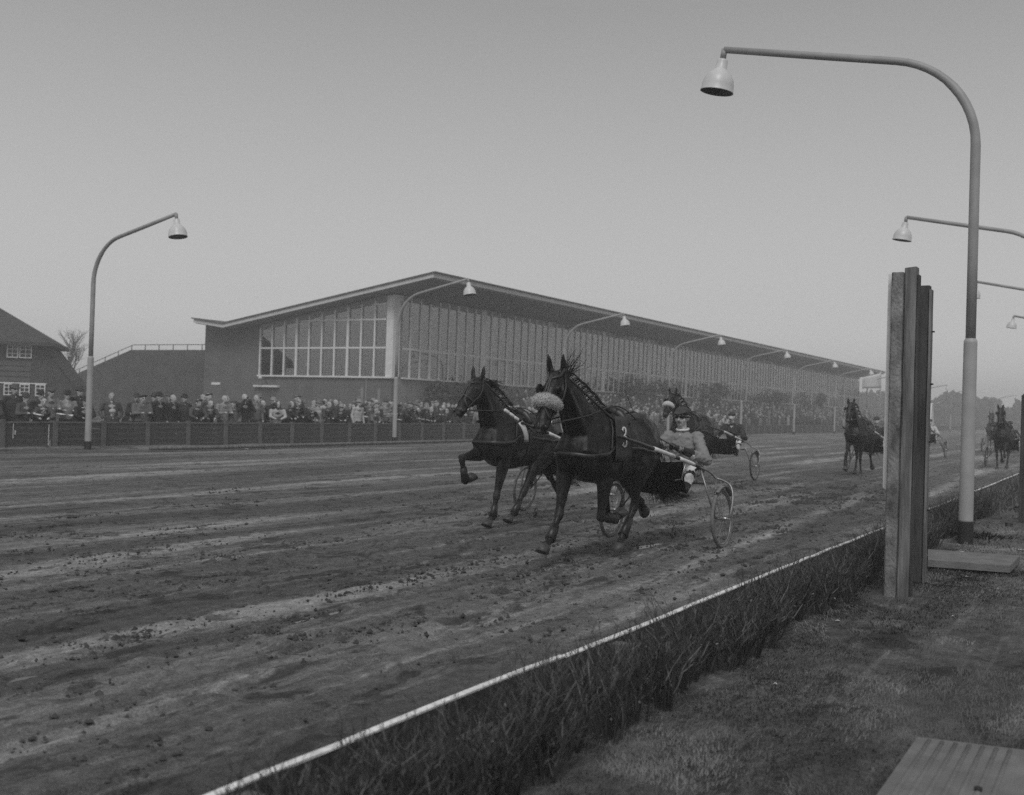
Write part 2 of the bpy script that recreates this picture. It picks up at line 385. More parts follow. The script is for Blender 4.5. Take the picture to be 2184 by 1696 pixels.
RAIL_X, FENCE_X = -2.72, -25.4
def geo_steps(a, b_, d0, k):
    out = [a]; d = d0
    while out[-1] < b_: out.append(out[-1]+max(d0, k*abs(out[-1]))); 
    return np.array(out)
txs = -np.concatenate([np.arange(2.66, 9.0, 0.045), np.arange(9.0, 14, 0.08), np.arange(14, 26.2, 0.2)])[::-1]
tys = np.concatenate([np.arange(-3, 1.5, 0.25), np.arange(1.5, 16, 0.05), np.arange(16, 30, 0.12), np.arange(30, 70, 0.4), np.arange(70, 330, 4)])
PR = []
for k in range(2600):                                     # hoof prints and scuffs, mostly in the racing lanes
    px = -rnd.choice([rnd.gauss(5.0, 1.0), rnd.gauss(7.4, 1.2), rnd.uniform(3.2, 24)]); py = rnd.uniform(2, 30)
    if -25 < px < -3.0: PR.append((px, py, rnd.uniform(0.04, 0.11), rnd.uniform(0.06, 0.22), rnd.uniform(0.006, 0.022)))
PUD = [(-5.44, 4.6, .05, .10, 0), (-4.71, 4.55, .04, .09, 0), (-5.21, 7.0, .03, .10, 0), (-5.07, 5.9, .022, .5, -.03), (-6.82, 5.4, .02, .18, 0), (-4.85, 11.3, .07, .35, .05), (-4.62, 10.5, .035, .2, 0), (-5.2, 3.6, .03, .10, 0)]
RUT = [(-3.6-.9*k+rnd.uniform(-.3, .3), rnd.uniform(.03, .14), rnd.uniform(0, 6)) for k in range(11)]
def track_z(X, Y):
    Z = 0.006*(vnoise(X*1.1, Y*0.10, 1)-0.5) + 0.004*(vnoise(X*4.2, Y*0.22, 2)-0.5) + 0.012*(vnoise(X*7, Y*4, 3)-0.5) + 0.012*(vnoise(X*17, Y*15, 4)-0.5)
    Z += 0.010*np.maximum(0, vnoise(X*2.1+3, Y*1.1, 5)-0.55)*4*(vnoise(X*11, Y*9, 6)-0.3)
    xs, ys = X[0], Y[:, 0]
    for px, py, rx, ry, dp in PR:
        i0, i1 = np.searchsorted(xs, [px-rx*2.2, px+rx*2.2]); j0, j1 = np.searchsorted(ys, [py-ry*2.2, py+ry*2.2])
        if i1-i0 < 2 or j1-j0 < 2: continue
        d = ((X[j0:j1, i0:i1]-px)/rx)**2 + ((Y[j0:j1, i0:i1]-py)/ry)**2
        Z[j0:j1, i0:i1] += -dp*np.exp(-d*1.3) + 0.6*dp*np.exp(-(np.sqrt(d)-1.25)**2*7)*(0.4+vnoise(X[j0:j1, i0:i1]*23, Y[j0:j1, i0:i1]*19, 8))
    for x_, am, ph in RUT:
        d = (X-x_-am*np.sin(Y*.35+ph))/.034; Z += -.014*np.exp(-d*d)*(.5+vnoise(X*0+x_*9, Y*1.3, 12))+.006*np.exp(-(np.abs(d)-1.6)**2*3)
    for px, py, rx, ry, rz_ in PUD:
        d = ((X-px-(Y-py)*rz_)/rx)**2+((Y-py)/ry)**2; Z -= (0.03*np.exp(-d*0.8)); Z = np.where(d < 1.0, np.minimum(Z, -.018), Z)
    Z += 0.10*np.clip((-X-23.3)/2.0, 0, 1)**2*(0.6+0.8*vnoise(X*0.9, Y*0.5, 9))      # verge under the boards
    return Z
track = sheet('racetrack', txs, tys, track_z, M['track'], kind='structure', label='wet churned sand of the trotting track')
b = MB()
for px, py, rx, ry, rz_ in PUD:
    n = 26; b = MB(); ph = rnd.uniform(0, 6); vs = [(px, py, -.012)]
    for k in range(n):
        a = 2*math.pi*k/n; q = .95+.22*math.sin(3*a+ph)+.14*math.sin(7*a+2*ph); vs.append((px+rx*q*math.cos(a)+ry*q*math.sin(a)*rz_, py+ry*q*math.sin(a), -.012))
    b.add(vs, [(0, 1+k, 1+(k+1) % n) for k in range(n)]); b.build('puddle', M['water'], smooth=False, kind='structure', label='narrow rain puddle in a rut of the track')
lxs = np.concatenate([np.arange(-2.68, 0.6, 0.06), np.arange(0.6, 9, 0.8)]); lys = np.concatenate([np.arange(-2, 16, 0.08), np.arange(16, 60, 0.6), np.arange(60, 330, 8)])
def lawn_z(X, Y): return 0.05*(vnoise(X*1.2, Y*0.9, 21)-0.5) + 0.03*(vnoise(X*5, Y*4, 22)-0.5) + 0.012*(vnoise(X*16, Y*14, 23)-0.5) - 0.012
lawn = sheet('turf', lxs, lys, lawn_z, M['lawn'], kind='structure', label='worn turf of the infield beside the hedge')
sheet('paving', np.array([-110., -25.42]), np.array([-10., 330.]), lambda X, Y: X*0+0.004, M['paving'], kind='structure', label='trodden ground of the public enclosure')

# wet clods thrown up on the track (nobody could count them)
b = MB()
for k in range(9000):
    if rnd.random() < 0.75:
        c0 = rnd.choice(PR); x = c0[0]+rnd.gauss(0, c0[2]*1.3); y = c0[1]+rnd.gauss(0, c0[3]*1.2)
    else: x = -rnd.uniform(3, 12); y = rnd.uniform(2, 18)
    r = min(0.003+rnd.expovariate(1/0.0045), 0.03); z = float(track_z.__wrapped__(x, y)) if hasattr(track_z, '__wrapped__') else 0.0
    vs = [(1,0,0),(-1,0,0),(0,1,0),(0,-1,0),(0,0,1),(0,0,-1)]
    b.add([(x+a*r*rnd.uniform(.7,1.4), y+c*r*rnd.uniform(.7,1.4), r*0.3+e*r*rnd.uniform(.5,1)) for a, c, e in vs], [(0,2,4),(2,1,4),(1,3,4),(3,0,4),(2,0,5),(1,2,5),(3,1,5),(0,3,5)])
for k in range(330):                                       # churned spots: heaps of small wet crumbs kicked up by hooves
    cx_ = -rnd.choice([rnd.gauss(5.0, .9), rnd.gauss(7.2, 1.3), rnd.uniform(3.0, 15)]); cy_ = rnd.uniform(1.6, 9) if rnd.random() < .55 else rnd.uniform(9, 24)
    if cx_ > -2.9: continue
    rx_, ry_ = rnd.uniform(.03, .13), rnd.uniform(.10, .42); far_ = 1+max(0, cy_-8)/14
    for q in range(int(rnd.uniform(20, 75))):
        x = cx_+rnd.gauss(0, rx_); y = cy_+rnd.gauss(0, ry_); r = min(.003+rnd.expovariate(1/.0055), .024)*far_
        if x > -2.78: continue
        b.add([(x+a*r*rnd.uniform(.6,1.5), y+c*r*rnd.uniform(.6,1.5), r*0.2+e*r*rnd.uniform(.5,1.1)) for a, c, e in vs], [(0,2,4),(2,1,4),(1,3,4),(3,0,4),(2,0,5),(1,2,5),(3,1,5),(0,3,5)])
b.build('mud_clods', M['clod'], smooth=False, kind='stuff', label='dark wet clods scattered over the track sand')

# grass blades on the turf
def blades(name, N_, xr, yr, h, m, label, mask_seed, w=0.004):
    X = nrs.uniform(*xr, N_); Y = yr[0] + (yr[1]-yr[0])*nrs.uniform(0, 1, N_)**1.6
    keep = vnoise(X*1.3, Y*1.0, mask_seed) + 0.35*(vnoise(X*6, Y*5, mask_seed+1)-0.5) > 0.40
    keep &= ~((X > -2.0) & (X < -1.5) & (abs(Y-9.6) < 0.5) & (nrs.rand(N_) < 0.9)); X, Y = X[keep], Y[keep]; n = len(X)
    Z = lawn_z(X, Y); a = 2.5*np.pi*vnoise(X*1.1, Y*.9, 77)+nrs.normal(0, .8, n); hh = h*nrs.uniform(0.35, 1.2, n); ln = nrs.normal(0, 0.75, n); ln2 = nrs.uniform(0.6, 2.4, n)
    ww = w*(0.4+Y/9)
    dx, dy = np.cos(a), np.sin(a); ex, ey = np.cos(a+1.57), np.sin(a+1.57)
    V = np.zeros((n, 5, 3)); 
    V[:, 0] = np.stack([X-dx*ww, Y-dy*ww, Z-0.004], -1); V[:, 1] = np.stack([X+dx*ww, Y+dy*ww, Z-0.004], -1)
    mx = X+ex*hh*0.35*ln2; my = Y+ey*hh*0.35*ln2
    V[:, 2] = np.stack([mx+dx*ww*.7, my+dy*ww*.7, Z+hh*0.6], -1); V[:, 3] = np.stack([mx-dx*ww*.7, my-dy*ww*.7, Z+hh*0.6], -1)
    V[:, 4] = np.stack([X+ex*hh*1.0*ln2, Y+ey*hh*1.0*ln2, Z+hh*0.85], -1)
    me = bpy.data.meshes.new(name); me.vertices.add(n*5); me.vertices.foreach_set('co', V.astype(np.float32).ravel())
    o = np.arange(n)[:, None]*5; q = np.concatenate([o+np.array([[0, 1, 2, 3]]), o+np.array([[3, 2, 4]])], 1).ravel()
    st = (np.arange(n)[:, None]*7+np.array([[0, 4]])).ravel()
    me.loops.add(len(q)); me.loops.foreach_set('vertex_index', q.astype(np.int32)); me.polygons.add(2*n); me.polygons.foreach_set('loop_start', st.astype(np.int32)); me.update(calc_edges=True)
    me.materials.append(m); put(bpy.data.objects.new(name, me), kind='stuff', label=label)
blades('grass', 150000, (-2.35, 1.2), (2.2, 17), 0.02, M['grass1'], 'short dry bleached grass on the infield turf', 31, .0018)
blades('grass', 110000, (-2.35, 1.2), (2.2, 17), 0.024, M['grass2'], 'short dull green tufts between the bleached grass', 41, .0018)
blades('grass', 26000, (-2.35, 0.6), (14, 60), 0.06, M['grass2'], 'distant grass along the infield hedge', 51, 0.006)

# ------------------------------------------------------------------ low white-topped plank along the track
plank = empty('track_edging', (RAIL_X, 0, 0), 'low dark plank edging with white painted top along the track', 'edging')
y = -1.0; k = 0
while y < 120:
    ln = 3.1; j = rnd.uniform(-.006, .006); b = MB(); ys_ = [y+0.004+(ln-.008)*t/8 for t in range(9)]
    wob = [rnd.uniform(-.004, .004) for _ in ys_]; zt = [0.17+j+rnd.uniform(-.004, .004) for _ in ys_]
    vs = []; fs = []
    for yy, w_, z_ in zip(ys_, wob, zt): vs += [(w_-.02, yy, -.03), (w_+.018, yy, -.03), (w_+.018, yy, z_), (w_-.02, yy, z_)]
    for i in range(8):
        for q in range(4): fs.append((i*4+q, i*4+(q+1) % 4, i*4+4+(q+1) % 4, i*4+4+q))
    fs += [(3, 2, 1, 0), (32, 33, 34, 35)]; b.add(vs, fs)
    pk = b.build('plank', M['post_wood2'], plank, smooth=False)
    b = MB(); vs = []; fs = []
    for yy, w_, z_ in zip(ys_, wob, zt):
        e1 = rnd.uniform(-.002, .002); vs += [(w_-.021, yy, z_-.001), (w_+.019+e1, yy, z_-.001+e1*2), (w_+.019, yy, z_+.008), (w_-.021, yy, z_+.008)]
    for i in range(8):
        for q in range(4): fs.append((i*4+q, i*4+(q+1) % 4, i*4+4+(q+1) % 4, i*4+4+q))
    fs += [(3, 2, 1, 0), (32, 33, 34, 35)]; b.add(vs, fs); b.build('white_top', M['white_worn'], pk, smooth=False)
    b = MB(); yc = y+0.62; b.box(.022, .105, yc-.05, yc+.05, -.05, .150+j); b.build('peg', M['fence_cap'], plank, smooth=False)
    y += ln; k += 1

# ------------------------------------------------------------------ hedge of bare shrubs
def shrub_mesh(seed, h=0.44, leaves=3):
    rr = random.Random(seed); b = MB()
    def shoot(p, d, L, th, lv):
        k1 = p+d*L*.45+Vector((rr.gauss(0, .012), rr.gauss(0, .012), 0)); e = p+d*L+Vector((rr.gauss(0, .015), rr.gauss(0, .015), 0))
        b.cm = 0 if lv == 0 else (1 if rr.random() < .28 else 0)
        b.tube([p, k1, e], [th, th*.8, th*.45], 4 if lv == 0 else 3, caps=False)
        if lv < 2:
            for t in range(rr.randint(4, 6) if lv == 0 else rr.randint(2, 4)):
                q = lerp(k1, e, rr.uniform(0, 1)) if rr.random() < .7 else lerp(p, k1, rr.uniform(.4, 1)); a = rr.uniform(0, 6.28); sp = rr.uniform(.25, .6)
                nd = (d+Vector((math.cos(a)*sp, math.sin(a)*sp, rr.uniform(.1, .5)))).normalized(); shoot(q, nd, L*rr.uniform(.3, .6), th*.5, lv+1)
    for s in range(10):
        a = rr.uniform(0, 6.28); r0 = rr.uniform(0, .05); shoot(Vector((r0*math.cos(a), r0*math.sin(a), -.03)), Vector((math.cos(a)*rr.uniform(.05, .28), math.sin(a)*rr.uniform(.05, .28), 1)).normalized(), h*rr.uniform(.7, 1.05), rr.uniform(.004, .0075), 0)
    b.cm = 2
    for s in range(leaves):
        c = Vector((rr.gauss(0, .1), rr.gauss(0, .1), rr.uniform(.1, h))); u = Vector((rr.uniform(-1, 1), rr.uniform(-1, 1), rr.uniform(-1, 1))).normalized(); v = u.orthogonal().normalized(); L = rr.uniform(.006, .013)
        b.add([c-u*L, c+v*L*.6, c+u*L, c-v*L*.6], [(0, 1, 2, 3)])
    return b.mesh('hedge_shrub', [M['twig'], M['twig2'], M['leaf']], False)
SH = [shrub_mesh(100+k) for k in range(7)]
nsh = 0; y = 1.3
while y < 19.5:
    for x in (-2.42, -2.16):
        o = bpy.data.objects.new('hedge_shrub', SH[rnd.randrange(7)]); o.location = (x+rnd.uniform(-.06, .06), y+rnd.uniform(-.08, .08), lawn_z(np.array(x), np.array(y)))
        s_ = rnd.uniform(.88, 1.08)*(.62 if x < -2.3 else .84); o.scale = (s_*1.35, s_*1.35, s_); o.rotation_euler = (rnd.uniform(-.1, .1), rnd.uniform(-.1, .1), rnd.uniform(0, 6.28))
        put(o, None, 'bare twiggy shrub in the low hedge along the white-topped plank', 'shrub', 'shrubs of the low hedge along the track'); nsh += 1
    y += 0.16
b = MB()
for k in range(420):
    yy = 19.5 + 90*(k/420)**1.5; src = SH[k % 7]
    if k % 1 == 0:
        rr = random.Random(k); x = rnd.uniform(-2.5, -2.05)
        for t in range(16):
            p = Vector((x+rr.gauss(0, .09), yy+rr.gauss(0, .1), -.02)); b.cm = rr.randint(0, 1)
            q = p+Vector((rr.gauss(0, .07), rr.gauss(0, .07), rr.uniform(.2, .34))); b.tube([p, lerp(p, q, .6)+Vector((rr.gauss(0, .02), rr.gauss(0, .02), 0)), q], [.006, .006, .003], 3, caps=False)
b.build('hedge', [M['twig'], M['twig2']], smooth=False, kind='stuff', label='far end of the bare hedge reading as one dark band')

# ------------------------------------------------------------------ board fence of the enclosure
fence = empty('board_fence', (FENCE_X, 0, 0), 'long dark board fence with posts in front of the spectators', 'fence')
BAY, F0, FH = 1.56, 16.65-1.56*2, 0.77
pm = [MB().box(-.012, .012, .0, BAY, 0, .153).mesh('plank', M['fence_wood'], False)]
bpost = MB(); bpost.box(-.03, .07, -.065, .065, -.1, FH+.06); bpost.box(-.02, .06, -.055, .055, FH+.06, FH+.075); post_me = bpost.mesh('post', M['fence_post'], False)
cap_me = MB().box(-.035, .035, .0, BAY-.004, 0, .04).mesh('top_rail', M['fence_cap'], False)
def kid(name, me, parent, loc, rot=(0, 0, 0), scale=None):
    o = bpy.data.objects.new(name, me); o.location = loc; o.rotation_euler = rot
    if scale: o.scale = scale
    return put(o, parent)
for k in range(54):
    y = F0+BAY*k; lean = rnd.uniform(-.012, .012)
    kid('post', post_me, fence, (rnd.uniform(-.01, .01), y, rnd.uniform(-.02, .02)), (0, lean, 0))
    for q in range(5): kid('plank', pm[0], fence, (rnd.uniform(-.006, .006), y, -.03+q*.158+rnd.uniform(-.003, .003)), (rnd.uniform(-.002, .002), 0, 0))
    kid('top_rail', cap_me, fence, (-.01, y+.002, FH-.012+rnd.uniform(-.004, .004)))
b = MB()
for k in range(54, 150):
    y = F0+BAY*k; b.cm = 1; b.box(-.03, .07, y-.065, y+.065, -.1, FH+.06); b.cm = 0
    for q in range(5): b.box(-.012, .012, y+.004, y+BAY-.004, .0+q*.15, .147+q*.15)
    b.cm = 2; b.box(-.035, .035, y, y+BAY-.004, FH-.012, FH+.028)
b.build('boards', [M['fence_wood'], M['fence_post'], M['fence_cap']], fence, smooth=False, kind='stuff')
# paint runs on one board
b = MB()
for (yy, z0, z1, w_) in ((16.95, .35, .74, .018), (18.0, .15, .72, .02), (18.05, .12, .3, .015), (17.0, .45, .56, .03)):
    b.box(.0285, .031, yy, yy+w_, z0, z1)
b.build('paint_run', M['white_worn'], fence, smooth=False)
# long pole lying at the foot of the fence
b = MB(); b.tube(spline([(-23.9, 20.2, .10), (-23.7, 22.3, .10), (-23.9, 26, .10), (-24.3, 32, .10), (-24.6, 40, .10)], 24), .055, 8)
b.build('ground_pole', M['post_wood'], label='long weathered pole lying on the track verge at the foot of the fence', cat='pole')

# ------------------------------------------------------------------ grandstand
XF, YG, YE, SILL, TRAN = -38.0, 49.7, 172.0, 3.2, 4.93
def roof_under(x):                                        # soffit height
    return 6.46 + (x+50.9)*(9.09-6.46)/(50.9-34.33) - 0.30 if x > -50.9 else 6.46 - (x+50.9)*0.134 - 0.30
st = empty('grandstand', (0, 0, 0), 'long glazed grandstand with a rising overhanging roof behind the crowd', 'grandstand')
# walls
b = MB(); b.box(-53.75, -48.72, YG, YG+.4, 0, roof_under(-53.75)-.02)
b.v[-8:] = [(x, y, (roof_under(x)-.02 if z > 1 else z)) for x, y, z in b.v[-8:]]
b.box(-48.72, XF-.02, YG+.002, YG+.4, 0, SILL-.06); b.build('gable_wall', M['brick'], st, smooth=False)
MB().box(XF-.42, XF-.022, YG+.402, YE, 0, SILL-.06).build('front_wall', M['brick_light'], st, smooth=False)
b = MB(); b.box(-53.75, -53.35, YG+.4, YE, 0, 6.2); b.build('rear_wall', M['brick_dark'], st, smooth=False)
MB().box(-53.7, XF-.05, YE, YE+.4, 0, 7.6).build('end_wall', M['brick'], st, smooth=False)
MB().box(-53.3, XF-.43, YG+.41, YE-.01, 2.35, 2.55).build('hall_floor', M['interior_dark'], st, smooth=False)
MB().box(-49.4, -49.2, YG+.41, YE-.01, 2.56, 6.2).build('hall_partition', M['interior'], st, smooth=False)
# roof: folded slab
prof = [(-53.6, 6.82), (-50.9, 6.46), (-34.33, 9.09)]
def slab(b, dz0, dz1, y0, y1, pr=prof):
    m_ = len(pr); vs = []
    for yy in (y0, y1):
        for x, z in pr: vs += [(x, yy, z+dz0), (x, yy, z+dz1)]
    fs = []
    for i in range(m_-1):
        a = 2*i; c = 2*m_+2*i; fs += [(a, a+2, a+3, a+1), (c+1, c+3, c+2, c), (a+1, a+3, c+3, c+1), (a+2, a, c, c+2)]
    fs += [(0, 1, 2*m_+1, 2*m_), (2*m_-1, 2*m_-2, 4*m_-2, 4*m_-1)]; b.add(vs, fs)
rf = MB(); slab(rf, -.02, .06, 48.42, YE+1.4, [(-53.75, 6.84), (-50.9, 6.46), (-34.2, 9.11)]); roof = rf.build('roof', M['roofing'], st, smooth=False)
rf = MB(); slab(rf, -.26, -.022, 48.5, YE+1.3); rf.build('fascia', M['fascia'], roof, smooth=False)
rf = MB(); slab(rf, -.30, -.262, 48.62, YE+1.2, [(-53.5, 6.81), (-50.9, 6.46), (-34.5, 9.06)]); rf.build('soffit', M['soffit'], roof, smooth=False)
yb = YG+3.2; bme = MB(); z0, z1 = roof_under(XF), roof_under(-34.6)
bme.add([(XF, -.15, z0-.42), (XF, .15, z0-.42), (XF, .15, z0-.002), (XF, -.15, z0-.002), (-34.7, -.15, z1-.14), (-34.7, .15, z1-.14), (-34.7, .15, z1-.002), (-34.7, -.15, z1-.002)],
        [(3, 2, 1, 0), (4, 5, 6, 7), (0, 1, 5, 4), (1, 2, 6, 5), (2, 3, 7, 6), (3, 0, 4, 7)])
beam_me = bme.mesh('roof_beam', M['soffit'], False)
while yb < YE: kid('roof_beam', beam_me, roof, (0, yb, 0)); yb += 9.27
# glazing of the gable: mullions, transoms, panes
gx = [-48.69+1.037*k for k in range(11)]
for k, x in enumerate(gx):
    w = .17 if k % 4 in (3,) else .105
    zt = roof_under(x)-.22
    if k < 10: MB().box(x-w/2, x+w/2, YG-.05, YG+.12, SILL, zt).build('mullion', M['frame_white'], st, smooth=False)
corner = MB(); corner.box(XF-.45, XF-.04, YG-.06, YG+.36, SILL, roof_under(XF-.5)-.08); corner.box(XF-.04, XF+.03, YG-.02, YG+.9, SILL, roof_under(XF)-.1); corner.build('corner_pier', M['frame_white'], st, smooth=False)
MB().box(-48.8, XF+.08, YG-.14, YG+.14, SILL-.1, SILL).build('sill', M['frame_white'], st, smooth=False)
b = MB(); xa, xb = -48.7, XF-.3
b.add([(xa, YG-.04, roof_under(xa)-.42), (xb, YG-.04, roof_under(xb)-.42), (xb, YG-.04, roof_under(xb)-.05), (xa, YG-.04, roof_under(xa)-.05), (xa, YG+.1, roof_under(xa)-.42), (xb, YG+.1, roof_under(xb)-.42), (xb, YG+.1, roof_under(xb)-.05), (xa, YG+.1, roof_under(xa)-.05)],
      [(0, 1, 2, 3), (7, 6, 5, 4), (3, 2, 6, 7), (1, 0, 4, 5)]); b.build('head_board', M['soffit'], st, smooth=False)
for k in range(10):
    x0, x1 = gx[k], gx[k+1] if k < 9 else XF-.45
    rows = [SILL, TRAN] + ([6.63] if k >= 3 else []) + ([7.54] if k >= 8 else []) ; top = roof_under((x0+x1)/2)-.40
    for q in range(len(rows)):
        za = rows[q]; zb = rows[q+1] if q+1 < len(rows) else top
        if q: MB().box(x0+.06, x1-.06, YG-.03, YG+.08, za-.05, za+.05).build('transom', M['frame_white'], st, smooth=False)
        zq0, zq1 = (zb, zb) if q+1 < len(rows) else (roof_under(x0)-.40, roof_under(x1)-.40)
        MB().add([(x0+.03, YG+.04, za), (x1-.03, YG+.04, za), (x1-.03, YG+.04, zq1), (x0+.03, YG+.04, zq0)], [(0, 1, 2, 3)]).build('pane', M['glass'], st, smooth=False)
# glazing of the long front
zt = roof_under(XF)-.12
mul = {w: MB().box(-.06, .085, -w/2, w/2, SILL, zt).mesh('mullion', M['frame_white'], False) for w in (.15, .24, .62)}
DY = 1.035; pane_lo = MB().add([(0, .04, SILL), (0, DY-.04, SILL), (0, DY-.04, TRAN), (0, .04, TRAN)], [(0, 1, 2, 3)]).mesh('pane', M['glass'], False)
pane_hi = MB().add([(0, .04, TRAN), (0, DY-.04, TRAN), (0, DY-.04, zt-.3), (0, .04, zt-.3)], [(0, 1, 2, 3)]).mesh('pane', M['glass'], False)
nf = int((YE-YG-.9)/DY)
for k in range(nf):
    y = YG+.62+k*DY
    w = .62 if k % 9 == 0 and k else (.24 if k % 9 in (3, 6) else .15)
    if k: kid('mullion' if w < .4 else 'pier', mul[w], st, (XF, y, 0))
    kid('pane', pane_lo, st, (XF+.03, y, 0)); kid('pane', pane_hi, st, (XF+.03, y, 0))
MB().box(XF-.02, XF+.07, YG+.95, YE, TRAN-.06, TRAN+.06).build('transom', M['frame_white'], st, smooth=False)
MB().box(XF-.06, XF+.16, YG+.9, YE, SILL-.1, SILL-.005).build('sill', M['frame_white'], st, smooth=False)
MB().box(XF-.04, XF+.06, YG+.95, YE, zt-.32, zt+.05).build('head_board', M['soffit'], st, smooth=False)
for k in range(5): MB().box(XF+.035, XF+.09, 62.6+k*24, 63.2+k*24, 7.55, 7.8).build('soffit_lamp', M['white_paint'], st, smooth=False)
# doors and small things on the gable base
MB().box(-49.0, -46.9, YG-.22, YG, 2.42, 2.54).build('door_canopy', M['frame_white'], st, smooth=False)
d_ = MB().box(-48.7, -47.2, YG-.02, YG+.003, 0, 2.2).build('door', M['house_board'], st, smooth=False)
MB().tube([(-47.95, YG, 2.56), (-47.95, YG-.25, 2.9), (-48.15, YG-.4, 2.95)], .025, 6).build('lamp_bracket', M['tar'], st)
b = MB(); b.lathe([(.02, .12), (.1, .08), (.16, -.04), (.15, -.05)], (-48.2, YG-.42, 3.0), 12); b.build('wall_lamp', M['lamp_shade'], st)
MB().box(-53.0, -52.2, YG-.04, YG-.002, 2.5, 2.66).build('wall_plate', M['white_worn'], st, smooth=False)
MB().box(XF-1.9, XF-1.82, YG-.06, YG-.003, .2, SILL-.12).build('drain_pipe', M['brick_light'], st, smooth=False)
for x in (-40.2, -38.9): MB().box(x-.1, x+.1, YG-.02, YG-.003, .1, 2.5).build('pilaster', M['brick_light'], st, smooth=False)
# covered tables along the windows
tb = MB(); tb.box(-.45, .45, -.45, .45, .70, .74); tb.box(-.47, .47, -.47, -.46, .42, .70); tb.box(-.47, .47, .46, .47, .42, .70); tb.box(.46, .47, -.46, .46, .42, .70); tb.box(-.47, -.46, -.46, .46, .42, .70); tb.cm = 1; tb.box(-.04, .04, -.04, .04, 0, .70); tb.box(-.25, .25, -.25, .25, 0, .03)
tme = tb.mesh('table', [M['cloth_white'], M['interior_dark']], False)
TAB = [(-47.6, YG+1.0), (-45.9, YG+1.1), (-43.9, YG+1.0), (-41.9, YG+1.1), (-40.1, YG+1.0)]
for k, (x, y) in enumerate(TAB):
    o = bpy.data.objects.new('dining_table', tme); o.location = (x, y, 2.55)
    put(o, None, 'white-clothed table behind the gable windows, %s from the left' % ngon_word(k), 'table', 'tables in the grandstand restaurant')
for k in range(9):
    o = bpy.data.objects.new('dining_table', tme); o.location = (XF-1.1, YG+3.3+k*2.6, 2.55)
    put(o, None, 'white-clothed table behind the long front windows, %s from the corner' % ngon_word(k), 'table', 'tables in the grandstand restaurant')
# terraces in front of the stand
tr = empty('terrace', (0, 0, 0), 'concrete standing terrace rising to the grandstand front', 'terrace')
STEPS = [(-29.5-1.35*k, .26*(k+1)) for k in range(5)]
for k, (x, z) in enumerate(STEPS): MB().box(x-1.35 if k < 4 else XF, x, 55.0+k*.9, YE, 0.002, z).build('step', M['steps'], tr, smooth=False)
def step_z(x, y):
    z = 0.0
    for k, (sx, sz) in enumerate(STEPS):
        if x < sx-.1 and y > 55+k*.9: z = sz
    return z

# ------------------------------------------------------------------ brick wing with railing, left of the gable
wg = empty('brick_wing', (0, 0, 0), 'plain windowless brick wing with a stepped top and iron railing', 'building')
YW = 51.0; wp = [(-53.2, 4.91), (-62.75, 4.93), (-68.9, 3.1), (-78, 1.0)]
b = MB(); vs = []
for yy in (YW, YW+8):
    for x, z in wp: vs += [(x, yy, 0), (x, yy, z)]
fs = []
for i in range(3): a = 2*i; c = 8+2*i; fs += [(a, a+1, a+3, a+2), (c+2, c+3, c+1, c), (a+1, c+1, c+3, a+3)]
fs += [(0, 8, 9, 1), (6, 7, 15, 14)]; b.add(vs, fs); b.build('wall', M['brick_dark'], wg, smooth=False)
rl = MB(); pts = [(x, YW+.2, z+.38) for x, z in wp]; rl.tube(pts, .025, 6); rl.build('handrail', M['tar'], wg)
rpm = MB().tube([(0, 0, 0), (0, 0, .38)], .03, 6).mesh('railing_post', M['tar'])
for k in range(14):
    x = -54.2-1.45*k
    z = np.interp(-x, [-p[0] for p in wp], [p[1] for p in wp]); kid('railing_post', rpm, wg, (x, YW+.2, float(z)))

# ------------------------------------------------------------------ thatched house at the left edge
hs = empty('thatched_house', (-56.15, 39.6, -.155), 'dark thatched house with white casement windows at the left edge', 'house', rz=R_(48)); hs.scale = (1.1, 1.1, 1.1)
YH = 0.0                                                  # built in the house's own frame: front wall along -x, facing -y
MB().box(-9, 0, YH, YH+6, 0, 4.4).build('wall', M['house_wall'], hs, smooth=False)
b = MB(); e = 4.32
b.add([(-9.5, -.6, e), (.45, -.6, e), (.45, 6.4, e), (-9.5, 6.4, e), (-6.2, 2.9, 7.3), (-4.6, 2.9, 7.3),
       (-9.5, -.6, e-.18), (.45, -.6, e-.18), (.45, 6.4, e-.18), (-9.5, 6.4, e-.18)],
      [(0, 1, 5, 4), (1, 2, 5), (2, 3, 4, 5), (3, 0, 4), (6, 7, 1, 0), (7, 8, 2, 1), (8, 9, 3, 2), (9, 8, 7, 6)])
b.build('roof', M['thatch'], hs, smooth=False)
cur = [Vector((a, c, 0)) for a, c in ((.0, 4.25), (.32, 3.85), (.62, 3.42), (.93, 3.02), (1.24, 2.62), (1.5, 2.2), (1.7, 1.8), (1.95, 1.25))]
b = MB(); vs = []; fs = []
for p in cur: vs += [(p.x, -.12, p.y), (p.x, 5, p.y), (p.x-.12, -.12, p.y-.2), (p.x-.12, 5, p.y-.2)]
for i in range(len(cur)-1): a = 4*i; fs += [(a, a+4, a+5, a+1), (a+2, a+3, a+7, a+6), (a, a+2, a+6, a+4), (a+1, a+5, a+7, a+3)]
b.add(vs, fs); b.build('side_roof', M['thatch'], hs, smooth=False)
b = MB(); vs = [(.01, .02, 0)]+[(p.x-.1, .02, p.y-.1) for p in cur]+[(1.9, .02, 0)]; b.add(vs, [tuple(range(len(vs)))]); vs2 = [(x, y+.25, z) for x, y, z in vs]; b.add(vs2, [tuple(reversed(range(len(vs2))))]); b.build('gable_end', M['house_wall'], hs, smooth=False)
for k, z in enumerate((2.16, 2.45, 2.74, 3.03)):
    MB().box(-8.9, -.8, -.03, -.002, z, z+.24).build('weatherboard', M['house_board'], hs, smooth=False)
